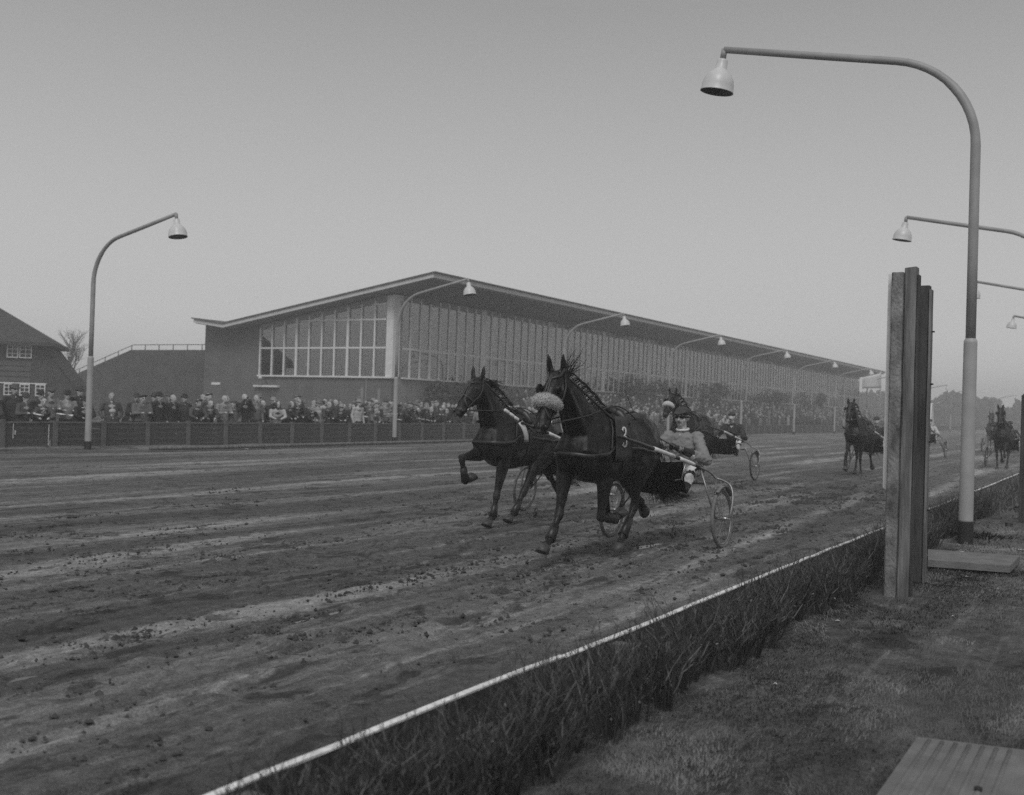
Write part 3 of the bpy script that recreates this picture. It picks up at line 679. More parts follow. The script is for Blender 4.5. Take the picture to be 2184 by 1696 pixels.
def casement(x0, x1, z0, z1, nx=2, nz=3):
    w = MB(); t = .05
    w.box(x0, x1, -.1, -.035, z0, z0+t); w.box(x0, x1, -.1, -.035, z1-t, z1); w.box(x0, x0+t, -.1, -.035, z0+t, z1-t); w.box(x1-t, x1, -.1, -.035, z0+t, z1-t)
    o = w.build('window', M['frame_white'], hs, smooth=False); gb = MB()
    for i in range(1, nx): xx = x0+(x1-x0)*i/nx; gb.box(xx-.015, xx+.015, -.09, -.05, z0+t, z1-t)
    for i in range(1, nz): zz = z0+(z1-z0)*i/nz; gb.box(x0+t, x1-t, -.088, -.052, zz-.015, zz+.015)
    gb.build('glazing_bars', M['frame_white'], o, smooth=False)
    MB().box(x0+t, x1-t, -.06, -.034, z0+t, z1-t).build('pane', M['glass_dark'], o, smooth=False)
casement(-2.02, -1.45, 3.45, 4.15); casement(-1.40, -.78, 3.45, 4.15)
for k in range(5): casement(-.55-.78*k, -.05-.78*k, 1.42, 2.05)
MB().box(-4.2, 0, -.07, -.034, 2.06, 2.12).build('window_head', M['frame_white'], hs, smooth=False)

# ------------------------------------------------------------------ trees and shrubs
def bare_tree(name, loc, h, seed, label, m):
    rr = random.Random(seed); t = empty(name, loc, label, 'tree'); tb_ = MB(); cb = MB()
    def grow(p, d, L, r, lv):
        q = p+d*L; (tb_ if lv == 0 else cb).tube([p, lerp(p, q, .5)+Vector((rr.gauss(0, .03), rr.gauss(0, .03), 0))*L, q], [r, r*.85, r*.65], 5 if lv < 2 else 3, caps=False)
        if lv >= 5: return
        for k in range(rr.randint(2, 4) if lv else 4):
            s = rr.uniform(.35, 1) if lv else rr.uniform(.5, 1); nd = (d+Vector((rr.gauss(0, .5), rr.gauss(0, .5), rr.uniform(0, .45)))).normalized(); grow(lerp(p, q, s), nd, L*rr.uniform(.55, .8), r*.55, lv+1)
    grow(Vector((0, 0, -.1)), Vector((0, 0, 1)), h*.33, h*.016, 0)
    tb_.build('trunk', m, t); cb.build('crown', m, t)
bare_tree('bare_tree', (-90.2, 66, 0), 11.5, 5, 'leafless pale tree behind the brick wing', M['bark'])
def leafy_mesh(seed, rx, ry, h, nleaf):
    rr = random.Random(seed); b = MB(); lobes = [(rr.gauss(0, rx*.5), rr.gauss(0, ry*.5), rr.uniform(.25, .85)*h, rr.uniform(.35, .6)) for _ in range(9)]
    for k in range(nleaf):
        l = rr.choice(lobes); d = Vector((rr.gauss(0, 1), rr.gauss(0, 1), rr.gauss(0, 1))).normalized()*rr.uniform(.5, 1)**.5
        c = Vector((l[0]+d.x*rx*l[3], l[1]+d.y*ry*l[3], max(.05, l[2]+d.z*h*.3*l[3]*1.4))); u = Vector((rr.gauss(0, 1), rr.gauss(0, 1), rr.gauss(0, 1))).normalized(); v = u.orthogonal().normalized(); s = rr.uniform(.05, .11)
        b.add([c-u*s, c+v*s*.6, c+u*s, c-v*s*.6], [(0, 1, 2, 3)])
    return b.mesh('foliage', M['shrub'], False)
LM = [leafy_mesh(k, 1.1, 1.6, 2.6, 1500) for k in range(3)]
stem_me = MB().tube([(0, 0, -.05), (.05, 0, .6), (0, .05, 1.4)], [.07, .06, .03], 6).mesh('stem', M['bark'])
SHR = [(-36.9, 53.6, 1.15, 'beside the grandstand corner'), (-36.9, 57.2, 1.05, 'second from the grandstand corner'), (-36.3, 82.0, 1.25, 'on the terrace above the tall lamp'), (-36.3, 85.4, 1.2, 'next to the tallest terrace bush'), (-36.3, 100.5, 1.35, 'in the middle of the terrace'), (-36.3, 120, 1.35, 'high on the farther terrace'), (-36.3, 139, 1.3, 'at the hazy far end of the terrace')]
for k, (x, y, s, wh) in enumerate(SHR):
    t = empty('evergreen_shrub', (x, y, step_z(x, y)), 'dark evergreen bush against the glazed front, '+wh, 'bush', 'evergreen bushes before the grandstand'); t.scale = (s*.8, s*1.5, s)
    kid('foliage', LM[k % 3], t, (0, 0, .1), (0, 0, k*1.7)); kid('stem', stem_me, t, (0, 0, 0))
# far wood beyond the bend
b = MB(); rr = random.Random(3)
for k in range(26000):
    x = rr.uniform(-150, 190); y0 = 270+18*math.sin(x*.03)+rr.uniform(0, 30); hh = 6.4+1.2*math.sin(x*.31)+.8*math.sin(x*.83+1)+.6*math.sin(x*2.1); z = hh*rr.random()**.75
    u = Vector((rr.gauss(0, 1), rr.gauss(0, .4), rr.gauss(0, 1))).normalized(); v = Vector((u.z, 0, -u.x)); s = rr.uniform(.4, 1.2); c = Vector((x, y0, z))
    b.add([c-u*s, c+v*s*.6, c+u*s, c-v*s*.6], [(0, 1, 2, 3)])
b.build('woodland', M['wood_far'], smooth=False, kind='stuff', label='foggy wood beyond the far bend of the track')

# ------------------------------------------------------------------ street lamps round the track
def lamp_meshes(h, arm):
    """pole on the z axis, arm toward +x"""
    J = 2.62; rise = .21; bend = h-1.80
    p = MB(); p.lathe([(.0, .28), (.087, .28), (.088, .281), (.088, .30), (.082, J-.06), (.082, J-.035), (.080, J-.032), (.065, J-.002), (.064, J), (0, J)], n=20); pole = p.mesh('pole', M['lamp_paint'])
    p = MB(); p.lathe([(.088, -.1), (.094, -.1), (.094, -.09), (.094, .27), (.094, .28), (.088, .281)], n=20); foot = p.mesh('foot', M['tar'])
    a0 = Vector((0, 0, bend)); tip = Vector((arm, 0, h)); d = Vector((math.cos(rise), 0, math.sin(rise)))
    Rb = 1.26; ctr = Vector((Rb, 0, bend)); pts = [Vector((0, 0, J-.05)), Vector((0, 0, (J+bend)/2)), a0]
    for k in range(1, 13):
        an = (math.pi/2-rise)*k/12; pts.append(ctr+Vector((-Rb*math.cos(an), 0, Rb*math.sin(an))))
    last = pts[-1]; L = (arm-last.x)/d.x; pts += [last+d*L*.5, last+d*L]; end = pts[-1]
    p = MB(); p.tube(pts, [.062]*3+[.058]*6+[.052]*7+[.047]*(len(pts)-16), 14); tube = p.mesh('arm', M['lamp_tube'])
    ax = Vector((math.sin(rise*.8), 0, -math.cos(rise*.8)))
    p = MB(); p.tube([end+Vector((0, 0, .01)), end+ax*.13], .045, 10); br = p.mesh('bracket', M['lamp_tube'])
    c = end+ax*.13
    pr = [(.03, 0), (.07, .01), (.078, .035), (.084, .15), (.096, .16), (.165, .22), (.212, .30), (.232, .38), (.238, .47), (.244, .48), (.232, .48)]
    p = MB(); p.lathe([(r, z) for r, z in pr], c, 24, ax); shade = p.mesh('shade', M['lamp_shade'])
    p = MB(); p.lathe([(.232, .478), (.222, .38), (.19, .29), (.12, .21), (.0, .20)], c, 24, ax); p.ell(c+ax*.30, (.06, .06, .08)); inn = p.mesh('reflector', M['lamp_in'])
    return [('foot', foot), ('pole', pole), ('arm', tube), ('bracket', br), ('shade', shade), ('reflector', inn)]
LMs_R = lamp_meshes(6.90, 3.40); LMs_L = lamp_meshes(6.42, 3.2)
def lamp(meshes, loc, rz, label, group):
    o = empty('street_lamp', loc, label, 'street lamp', group, rz)
    for nme, me in meshes: kid(nme, me, o, (0, 0, 0))
GR = 'curved-arm lamps on the infield side'; GL = 'curved-arm lamps in front of the fence'
lamp(LMs_R, (-1.83, 14.5, 0), math.pi, 'nearest tall pale lamp post with curved arm, beside the timber finish post', GR)
for k in range(1, 7): lamp(LMs_R, (-1.83+(.25 if k > 3 else 0), 14.5+14.1*k, 0), math.pi, 'lamp reaching in from the right edge, %s beyond the nearest one' % ngon_word(k-1), GR)
names = ['standing before the brick wing left of the stand', 'at the corner of the grandstand gable', 'rising behind the lead horse', 'rising behind the driver with the grey jacket', 'behind the second driver, fourth after the stand corner', 'fading before the far terrace', 'at the hazy end of the stand', 'farthest against the stand roof']
for k in range(8): lamp(LMs_L, (-24.7, 18.75+13.85*k, 0), 0, 'pale lamp post with curved arm '+names[k], GL)
for k, (x, y) in enumerate(((-21.5, 147), (-20, 163), (-17.5, 195), (-14.5, 219))): lamp(LMs_L, (x-3, y, 0), 0, 'tiny lamp deep in the fog, %s from the left' % ngon_word(k), 'lamps at the foggy bend')

# ------------------------------------------------------------------ finish posts, slab, plate, litter
fp = empty('finish_post', (0, 0, 0), 'tall weathered finish post of concrete and paired timbers with white strip', 'post')
def beam(name, m, x0, x1, y0, y1, z1, lx=0.0, ly=0.0, seg=14, seed=0, slant=0.0):
    rr = random.Random(seed); b = MB(); vs = []; fs = []; c = min(.016, (x1-x0)*.12)
    for k in range(seg+1):
        z = -.08+(z1+.08)*k/seg; ox = lx*z/z1+rr.uniform(-.0025, .0025); oy = ly*z/z1+rr.uniform(-.0025, .0025)
        top = k == seg
        for px, py in ((x0+c, y0), (x1-c, y0), (x1, y0+c), (x1, y1-c), (x1-c, y1), (x0+c, y1), (x0, y1-c), (x0, y0+c)): vs.append((px+ox, py+oy, z+(slant*(px-x0) if top else 0)))
    for k in range(seg):
        for q in range(8): fs.append((k*8+q, k*8+(q+1) % 8, k*8+8+(q+1) % 8, k*8+8+q))
    fs.append(tuple(seg*8+q for q in range(8))); b.add(vs, fs); return b.build(name, m, fp, smooth=False)
beam('concrete_post', M['concrete'], -1.885, -1.785, 9.69, 9.86, 2.86, 0, 0, seed=1)
beam('timber', M['post_wood'], -1.783, -1.683, 9.73, 9.88, 2.90, 0, 0, seed=2, slant=.1)
beam('timber', M['post_wood2'], -1.681, -1.664, 9.76, 9.85, 2.84, 0, 0, seed=3)
beam('timber', M['post_wood2'], -1.795, -1.705, 10.56, 10.68, 2.84, 0, 0, seed=4)
beam('timber', M['post_wood'], -1.702, -1.682, 10.54, 10.66, 2.80, 0, 0, seed=5)
b = MB(); b.box(-1.935, -1.889, 9.80, 9.825, .95, 2.86); b.tube([(-1.912, 9.801, .95), (-1.912, 9.824, .95)], .023, 14); b.build('white_strip', M['white_paint'], fp, smooth=False)
for z in (.7, 1.35, 1.9, 2.4): MB().tube([(-1.684, 10.6, z), (-1.655, 10.59, z)], .008, 6).build('bolt', M['tar'], fp)
p2 = empty('timber_post', (-1.47, 18.3, 0), 'dark timber post cut off by the right edge', 'post')
b = MB(); b.box(-.07, .07, -.06, .06, -.1, 2.0); b.build('timber', M['post_wood2'], p2, smooth=False)
b = MB(); b.box(-.05, .05, -.045, .045, 2.0, 2.02); b.build('chamfer', M['post_wood2'], p2, smooth=False)
b = MB(); c = [(-2.02, 12.85), (-1.07, 13.0), (-1.08, 12.0), (-1.86, 11.86)]
b.add([(x, y, .0) for x, y in c]+[(x, y, .06) for x, y in c]+[(x*.995-.008, y*.998+.024, .072) for x, y in c], [(4, 5, 1, 0), (5, 6, 2, 1), (6, 7, 3, 2), (7, 4, 0, 3), (8, 9, 5, 4), (9, 10, 6, 5), (10, 11, 7, 6), (11, 8, 4, 7), (11, 10, 9, 8)])
b.build('concrete_slab', M['slab'], smooth=False, label='flat pale concrete slab lying on the grass behind the finish post', cat='slab')
# ribbed plate at the lower right corner
pl = empty('ribbed_plate', (0, 0, 0), 'ribbed concrete cover plate in the lower right corner', 'cover plate')
PTL, PTR, PBL = Vector((-.86, 5.32, 0)), Vector((-.15, 5.47, 0)), Vector((-.86, 4.57, 0)); PTR = PTL+(PTR-PTL)*1.6; PBL = PTL+(PBL-PTL)*1.5; PBR = PTR+(PBL-PTL)
def quadpt(u, v): return Vector(lerp(lerp(PBL, PBR, u), lerp(PTL, PTR, u), v))
b = MB(); cs = [quadpt(0, 0), quadpt(1, 0), quadpt(1, 1), quadpt(0, 1)]; b.add([(p.x, p.y, -.02) for p in cs]+[(p.x, p.y, .04) for p in cs], [(0, 1, 5, 4), (1, 2, 6, 5), (2, 3, 7, 6), (3, 0, 4, 7), (4, 5, 6, 7)]); b.build('plate', M['slab'], pl, smooth=False)
for k in range(7):
    u = .05+k*.05; b = MB(); a0, a1 = quadpt(u, .03), quadpt(u, .97); b.tube([a0+Vector((0, 0, .034)), a1+Vector((0, 0, .034))], .013, 8); b.build('rib', M['slab'], pl)
q = quadpt(.30, .38); MB().lathe([(0, .0), (.012, .0), (.016, .01), (.016, .018), (0, .018)], (q.x, q.y, .0385), 12).build('lifting_hole', M['tar'], pl)
for k, (x, y, s) in enumerate(((-1.12, 14.2, .08), (-1.75, 13.6, .07), (-.95, 13.2, .025), (-1.42, 11.4, .02), (-1.9, 8.1, .022), (-1.2, 8.9, .014), (-1.75, 6.0, .014), (-22.6, 22.6, .1), (-1.05, 10.6, .016))):
    b = MB(); rr = random.Random(k); z = float(lawn_z(np.array(x), np.array(y))) if x > -3 else .09
    b.add([(x-s, y-s*.5, z+.012), (x+s*.2, y-s*.7, z+.02), (x+s, y+s*.3, z+.012), (x-s*.1, y+s*.7, z+.02), (x, y, z+.016)], [(0, 1, 4), (1, 2, 4), (2, 3, 4), (3, 0, 4)])
    wh = ['near the right lamp base', 'beyond the concrete slab', 'right of the concrete slab', 'in front of the concrete slab', 'left of the finish post foot', 'right of the finish post foot', 'beside the near hedge', 'on the far track verge under the fence', 'right on the turf before the slab'][k]
    b.build('paper_scrap', M['paper'], smooth=False, label='crumpled white paper scrap '+wh, cat='litter', group='paper litter')
# pale flag and white marker far down the track
fl = empty('flag', (-23.6, 117, 0), 'pale blurred flag on a pole before the far end of the stand', 'flag')
MB().tube([(0, 0, 0), (0, 0, 6.9)], .05, 8).build('pole', M['lamp_paint'], fl)
b = MB(); vs = []; fs = []
for i in range(13):
    for j in range(6):
        u, v = i/12, j/5; vs.append((-.9*u+.2*math.sin(u*7), -5.2*u+.3*math.sin(u*5+v), 6.7-u*1.05-v*(1.75-.75*u)))
for i in range(12):
    for j in range(5): fs.append((i*6+j, i*6+j+1, i*6+j+7, i*6+j+6))
b.add(vs, fs); o = b.build('banner', M['cloth_white'], fl); md = o.modifiers.new('t', 'SOLIDIFY'); md.thickness = .02
mk = empty('white_marker', (-12.1, 77, 0), 'white A-shaped marker stand far down the track', 'marker')
for s in (-1, 1): MB().bar((0, s*1.3*.9, 0), (0, s*.12, 2.75), .12, .12).build('leg', M['white_paint'], mk, smooth=False)
MB().bar((.06, -.75, 1.3), (.06, .75, 1.3), .06, .12).build('crossbar', M['white_paint'], mk, smooth=False)
b = MB(); b.add([(.03, -.35, 1.65), (.03, .35, 1.65), (.03, .12, 2.7), (.03, -.12, 2.7), (.06, -.35, 1.65), (.06, .35, 1.65), (.06, .12, 2.7), (.06, -.12, 2.7)], [(0, 1, 2, 3), (7, 6, 5, 4), (0, 4, 5, 1), (1, 5, 6, 2), (2, 6, 7, 3), (3, 7, 4, 0)]); b.build('board', M['white_paint'], mk, smooth=False)

# haze round the whole place
hz = bpy.data.materials.new('fog'); hz.use_nodes = True; N = hz.node_tree.nodes
for n_ in list(N): N.remove(n_)
ho = N.new('ShaderNodeOutputMaterial'); hv = N.new('ShaderNodeVolumePrincipled'); hv.inputs['Color'].default_value = (.99, .99, .99, 1); hv.inputs['Density'].default_value = 0.0030; hv.inputs['Anisotropy'].default_value = 0.2
hz.node_tree.links.new(hv.outputs[0], ho.inputs['Volume'])
MB().box(-640, 640, -580, 700, -1.1, 19).build('haze', hz, smooth=False, kind='stuff', label='thin pale fog lying over the whole racecourse')

# ------------------------------------------------------------------ horses
TRUNK = [(-.60, 1.13, .10, .13), (-.52, 1.14, .19, .23), (-.36, 1.15, .255, .325), (-.1, 1.185, .275, .385), (.15, 1.165, .285, .375), (.42, 1.165, .285, .36), (.66, 1.195, .27, .335), (.86, 1.235, .275, .315), (1.04, 1.215, .255, .295), (1.18, 1.17, .19, .24), (1.26, 1.12, .09, .14)]
def strap(body_bvh, path, width, name, m, parent, off=.006, n=30, thick=.006):
    """leather strap laid on the skin along a path"""
    pts = spline(path, n); P = []; Nn = []
    for p in pts:
        h = body_bvh.find_nearest(p); P.append(h[0]+h[1]*off); Nn.append(h[1])
    b = MB(); vs = []; fs = []
    for i, (p, nn) in enumerate(zip(P, Nn)):
        t = (P[min(i+1, n)]-P[max(i-1, 0)]); t = t.normalized() if t.length > 1e-6 else Vector((0, 0, 1)); sd = nn.cross(t).normalized()*width/2
        vs += [p-sd-nn*.004, p+sd-nn*.004, p+sd+nn*thick, p-sd+nn*thick]
    for i in range(n):
        for q in range(4): fs.append((i*4+q, i*4+(q+1) % 4, i*4+4+(q+1) % 4, i*4+4+q))
    fs += [(3, 2, 1, 0), (n*4, n*4+1, n*4+2, n*4+3)]; b.add(vs, fs); return b.build(name, m, parent)
def strands(name, lines, r, m, parent, n=3):
    b = MB()
    for L in lines: b.tube(L, [r*(1-.75*i/(len(L)-1)) for i in range(len(L))], n, caps=False)
    return b.build(name, m, parent)

def horse(x0, y0, legs, head, label, coat, voxel=.016, dz=0.0, detail=2, roll=None, cloth=None, mane='down', seed=1, tailwind=.5, blinkers=True):
    """legs: dict LF/RF [elbow, knee, fetlock, toe], LH/RH [stifle, hock, fetlock, toe] as (y, z) rel. to withers; head: poll(y,z), muzzle(y,z)"""
    rr = random.Random(seed); H = empty('horse', (x0, y0, 0), label, 'horse', 'trotters in the race'); b = MB(); dzv = dz
    b.secs([((0, y, z+dzv), w, d) for y, z, w, d in TRUNK], 24, (1, 0, 0), .5)
    (py, pz), (my, mz) = head[:2]; poll = Vector((0, py, pz)); muz = Vector((0, my, mz))
    # neck
    hd = (muz-poll).normalized(); hperp = Vector((0, hd.z, -hd.y))
    if hperp.y < 0: hperp = -hperp                        # toward the throat side
    nb = Vector((0, -.22, 1.25+dzv)); nt = poll+hperp*.06+Vector((0, .03, -.06)); c1 = lerp(nb, nt, .33)+Vector((0, .02, -.02)); c2 = lerp(nb, nt, .68)+Vector((0, .015, .015))
    b.secs([(nb, .16, .30), (c1, .125, .235), (c2, .098, .175), (nt, .085, .125)], 18, (1, 0, 0), .4)
    b.secs([((0, -.02, 1.44+dzv), .06, .15), ((0, .16, 1.47+dzv), .07, .10), ((0, .45, 1.45+dzv), .09, .07)], 12)    # withers
    for s in (-1, 1):
        b.secs([((s*.06, -.38, 1.34+dzv), .10, .14), ((s*.13, -.50, 1.12+dzv), .10, .14), ((s*.13, -.46, 1.0+dzv), .08, .12)], 12)   # breast muscle
    for s in (-1, 1):
        b.secs([((s*.17, -.02, 1.43+dzv), .04, .05), ((s*.225, -.20, 1.30+dzv), .045, .06), ((s*.235, -.34, 1.16+dzv), .04, .06)], 10)      # shoulder blade ridge
        b.secs([((s*.22, .02, 1.02+dzv), .06, .11), ((s*.19, -.14, .95+dzv), .07, .10)], 10)                                        # elbow muscle
        b.secs([((s*.16, .66, 1.44+dzv), .05, .07), ((s*.225, .76, 1.34+dzv), .045, .08), ((s*.24, .88, 1.16+dzv), .05, .12)], 10)         # hip and haunch
        b.secs([(lerp(nb, nt, .12)+Vector((s*.11, -.16, -.06)), .035, .06), (lerp(nb, nt, .55)+Vector((s*.085, -.085, -.03)), .028, .045), (lerp(nb, nt, .95)+Vector((s*.07, -.04, 0)), .025, .035)], 8)   # neck muscle
    # head
    HL = (muz-poll).length
    def hp(t, off): return poll+hd*HL*t+hperp*off
    b.secs([(hp(.02, .035), .075, .10), (hp(.18, .06), .098, .135), (hp(.34, .065), .10, .145), (hp(.5, .045), .078, .115), (hp(.68, .03), .064, .088), (hp(.84, .025), .064, .08), (hp(.95, .02), .06, .068)], 18, (1, 0, 0), .7)
    for s in (-1, 1):
        b.ell(hp(.30, .12), (.07, .10, .12)); b.ell(hp(.28, .0)+Vector((s*.078, 0, 0)), (.03, .035, .03))
        b.ell(hp(.9, .01)+Vector((s*.03, 0, 0)), (.042, .052, .05))
    b.cm = 1; b.secs([(hp(.86, .06), .035, .035), (hp(.98, .065), .036, .03)], 10); b.secs([(hp(.93, .0), .045, .045), (hp(1.0, .01), .042, .04)], 12)
    b.cm = 0
    # ears
    for s in (-1, 1):
        eb = poll+Vector((s*.055, .01, .01)); et = poll+Vector((s*.085, head[2] if len(head) > 2 else -.02, .185)); mid = lerp(eb, et, .4)+Vector((s*.012, 0, 0))
        b.secs([(eb, .026, .024), (mid, .037, .022), (lerp(eb, et, .75), .025, .016), (et, .006, .006)], 10, (1, 0, 0), .5)
    # legs
    hoofs = []
    for key, J in legs.items():
        s = 1 if key[0] == 'L' else -1
        P = [Vector((s*.15, y, z+0)) for y, z in J]
        if key[1] == 'F':
            e, k, f, t = P; e.x = s*.155; k.x = s*.13; f.x = s*.125; t.x = s*.125
            b.secs([((s*.16, .02, 1.45+dzv), .06, .10), ((s*.20, -.16, 1.30+dzv), .075, .15), ((s*.20, -.34, 1.13+dzv), .085, .14), (e+Vector((0, -.02, .06)), .085, .13)], 12)
            b.secs([(e+Vector((0, 0, .06)), .08, .125), (lerp(e, k, .15), .075, .11), (lerp(e, k, .5), .056, .076), (lerp(e, k, .82), .043, .05)], 12)
            b.secs([(lerp(e, k, .86), .046, .05), (k, .049, .056), (lerp(k, f, .12), .042, .048)], 12)
            b.secs([(lerp(k, f, .1), .036, .042), (lerp(k, f, .5), .029, .037), (lerp(k, f, .85), .032, .040)], 10)
        else:
            e, k, f, t = P; e.x = s*.19; k.x = s*.14; f.x = s*.13; t.x = s*.13
            hip = Vector((s*.14, .86, 1.27+dzv)); but = Vector((s*.14, 1.08, 1.12+dzv))
            b.secs([(hip, .13, .23), (lerp(hip, e, .55), .135, .235), (e, .10, .165)], 14); b.secs([(but, .10, .17), (lerp(but, lerp(e, k, .35), .6), .095, .15), (lerp(e, k, .35), .075, .11)], 12)
            b.secs([(e, .095, .15), (lerp(e, k, .4), .068, .10), (lerp(e, k, .8), .042, .058)], 12)
            bk = (lerp(e, f, .5)-k); bk = -bk.normalized() if bk.length > 1e-3 else Vector((0, 1, 0))
            b.secs([(lerp(e, k, .82), .042, .056), (k, .05, .064), (lerp(k, f, .15), .04, .05)], 12); b.ell(k+bk*.045+(e-k).normalized()*.035, (.03, .045, .045))
            b.secs([(lerp(k, f, .12), .036, .046), (lerp(k, f, .5), .031, .042), (lerp(k, f, .86), .034, .043)], 10)
        b.ell(f, (.043, .052, .05)); pd = (t-f).normalized(); co = f+pd*min(.105, (t-f).length*.55)
        b.secs([(f, .038, .043), (lerp(f, co, .6), .035, .038), (co, .044, .05)], 10, (1, 0, 0), .4)
        hoofs.append((key, co, pd, f, k))
    tail0 = Vector((0, 1.22, 1.33+dzv)); b.secs([((0, 1.12, 1.38+dzv), .05, .05), (tail0+Vector((0, .06, -.04)), .035, .035)], 10)
    me = b.remesh('body', [M[coat], M['muzzle']], voxel, 3)
    body = put(bpy.data.objects.new('body', me), H)
    for key, co, pd, f, k in hoofs:
        sgn = -1 if key in () else 1
        cr = Matrix.Rotation(R_(38), 3, 'X'); dn = cr @ pd; fwd = Vector((0, -dn.z, dn.y))
        if fwd.dot(pd) < 0: fwd = -fwd
        h = MB(); vs = []; n = 14
        for c, w, d in ((co-pd*.014, .048, .054), (co+dn*.03+fwd*.012, .057, .063), (co+dn*.08+fwd*.034, .068, .076), (co+dn*.084+fwd*.034, .055, .06)):
            for q in range(n):
                a = 2*math.pi*q/n; vs.append(c+Vector((1, 0, 0))*w*math.cos(a)+fwd*d*math.sin(a))
        fs = [(i*n+q, i*n+(q+1) % n, (i+1)*n+(q+1) % n, (i+1)*n+q) for i in range(3) for q in range(n)]+[tuple(3*n+q for q in range(n)), tuple(reversed(range(n)))]
        h.add(vs, fs); h.build('hoof', M['hoof'], H)
        if detail >= 2:
            bb = MB(); bb.secs([(lerp(k, f, .42), .042, .052), (lerp(k, f, .7), .045, .054), (f, .054, .064)], 12, cap=.1); bb.build('leg_boot', M['leather'], H)
    if detail >= 2:
        for s in (-1, 1):
            e = MB(); e.ell(hp(.29, .012)+Vector((s*.090, 0, 0)), (.018, .022, .020)); e.build('eye', M['eye'], H)
            e = MB(); e.ell(hp(.93, .005)+Vector((s*.064, -.012, 0)), (.012, .020, .024)); e.build('nostril', M['eye'], H)
        e = MB(); e.ell(hp(.955, .05), (.047, .035, .006), (math.atan2(hd.z, -hd.y)*-1, 0, 0)); e.build('mouth', M['eye'], H)
    # mane and tail
    ml = []
    for k in range(90 if detail >= 2 else 34):
        u = rr.random(); c = lerp(poll+hperp*.02+Vector((0, .05, .02)), Vector((0, -.08, 1.55+dzv)), u)
        ndir = (Vector((0, -.08, 1.55+dzv))-poll).normalized(); up = Vector((0, -ndir.z, ndir.y)); up = up if up.z > 0 else -up
        c = c+up*.02*math.sin(u*3.1)
        L = rr.uniform(.10, .22); s = rr.choice((-1, 1, 1)); ln = [c+Vector((s*.02, 0, -.02)), c+up*.03+Vector((s*.05, .04, 0)), c+Vector((s*.10, .05+L*.5, -L*.35+.04)), c+Vector((s*(.11+rr.uniform(-.02, .02)), .08+L*.9, -L*.7+rr.uniform(0, .08)))]
        ml.append(spline(ln, 6))
    if mane == 'fly':
        for k in range(44):
            c = poll+Vector((rr.gauss(.03, .03), .10+rr.uniform(-.02, .10), -.0+rr.uniform(-.05, .03))); a = rr.gauss(.9, .5); L = rr.uniform(.10, .30)
            d = Vector((rr.gauss(.15, .25), math.cos(a), math.sin(a))).normalized(); ml.append(spline([c, c+d*L*.4, c+d*L*.75+Vector((0, .02, rr.uniform(-.03, .05))), c+d*L+Vector((0, .05, rr.uniform(-.06, .06)))], 6))
    if mane == 'back':
        for k in range(60):
            c = poll+Vector((rr.gauss(.0, .03), .12+rr.uniform(-.02, .18), -.04+rr.uniform(-.08, .02))); L = rr.uniform(.15, .34); dz2 = rr.uniform(-.12, .06)
            ml.append(spline([c, c+Vector((.02, L*.4, .03)), c+Vector((.04, L*.8, .02+dz2*.4)), c+Vector((.05, L*1.1, dz2))], 6))
    strands('mane', ml, .0045 if detail >= 2 else .012, M['hair'], H)
    tl = []
    for k in range(190 if detail >= 2 else 36):
        sx = rr.gauss(0, .03); fan = rr.gauss(0, 1); L = rr.uniform(.45, .85)
        tl.append(spline([tail0+Vector((sx, .0, 0)), tail0+Vector((sx*1.6, .13, -.10+rr.uniform(-.02, .02))), tail0+Vector((sx*2+fan*.035, .19+tailwind*.06, -.42)), tail0+Vector((sx*2+fan*.06+.06*tailwind, .26+tailwind*.22*rr.random(), -.62-L*.10)), tail0+Vector((sx*2+fan*.10+.10*tailwind, .30+tailwind*.85*rr.random()**1.4, -.66-L*.24))], 7))
    strands('tail', tl, .006 if detail >= 2 else .016, M['hair'], H)
    # harness
    bv = BVHTree.FromPolygons([v.co for v in me.vertices], [p.vertices[:] for p in me.polygons])
    big = detail >= 2; nn = 30 if big else 16
    strap(bv, [(.4, .1, 1.3), (.34, -.25, 1.14), (.25, -.5, 1.10), (0, -.75, 1.10), (-.25, -.5, 1.10), (-.34, -.25, 1.14), (-.4, .1, 1.3)], .045, 'breast_strap', M['leather_brown'], H, n=nn)
    ring = [(.0, .12, 1.7), (.3, .12, 1.5), (.42, .10, 1.2), (.3, .06, .85), (0, .05, .6), (-.3, .06, .85), (-.42, .10, 1.2), (-.3, .12, 1.5), (.0, .12, 1.7)]
    strap(bv, ring, .06, 'girth', M['leather'], H, n=44 if big else 24)
    for s in (-1, 1): strap(bv, [(s*.42, .12, 1.18), (s*.42, .45, 1.15), (s*.40, .8, 1.12), (s*.34, 1.15, 1.1)], .035, 'trace', M['leather_brown'], H, n=nn)
    for s in (-1, 1): strap(bv, [(s*.10, -.05, 1.62), (s*.25, -.2, 1.4), (s*.32, -.28, 1.16)], .025, 'neck_strap', M['leather_brown'], H, n=16)
    pad = MB()
    for s in (-1, 1): pad.secs([((s*.06, .12, 1.555+dzv), .055, .07), ((s*.17, .12, 1.50+dzv), .05, .075), ((s*.25, .12, 1.40+dzv), .035, .07)], 10, (0, 1, 0))
    pad.build('saddle_pad', M['leather'], H); 
    if big:
        strap(bv, [(0, .2, 1.7), (0, .6, 1.7), (0, .95, 1.7), (0, 1.15, 1.5)], .028, 'crupper_strap', M['leather_brown'], H, n=24)
    W = .022 if big else .03
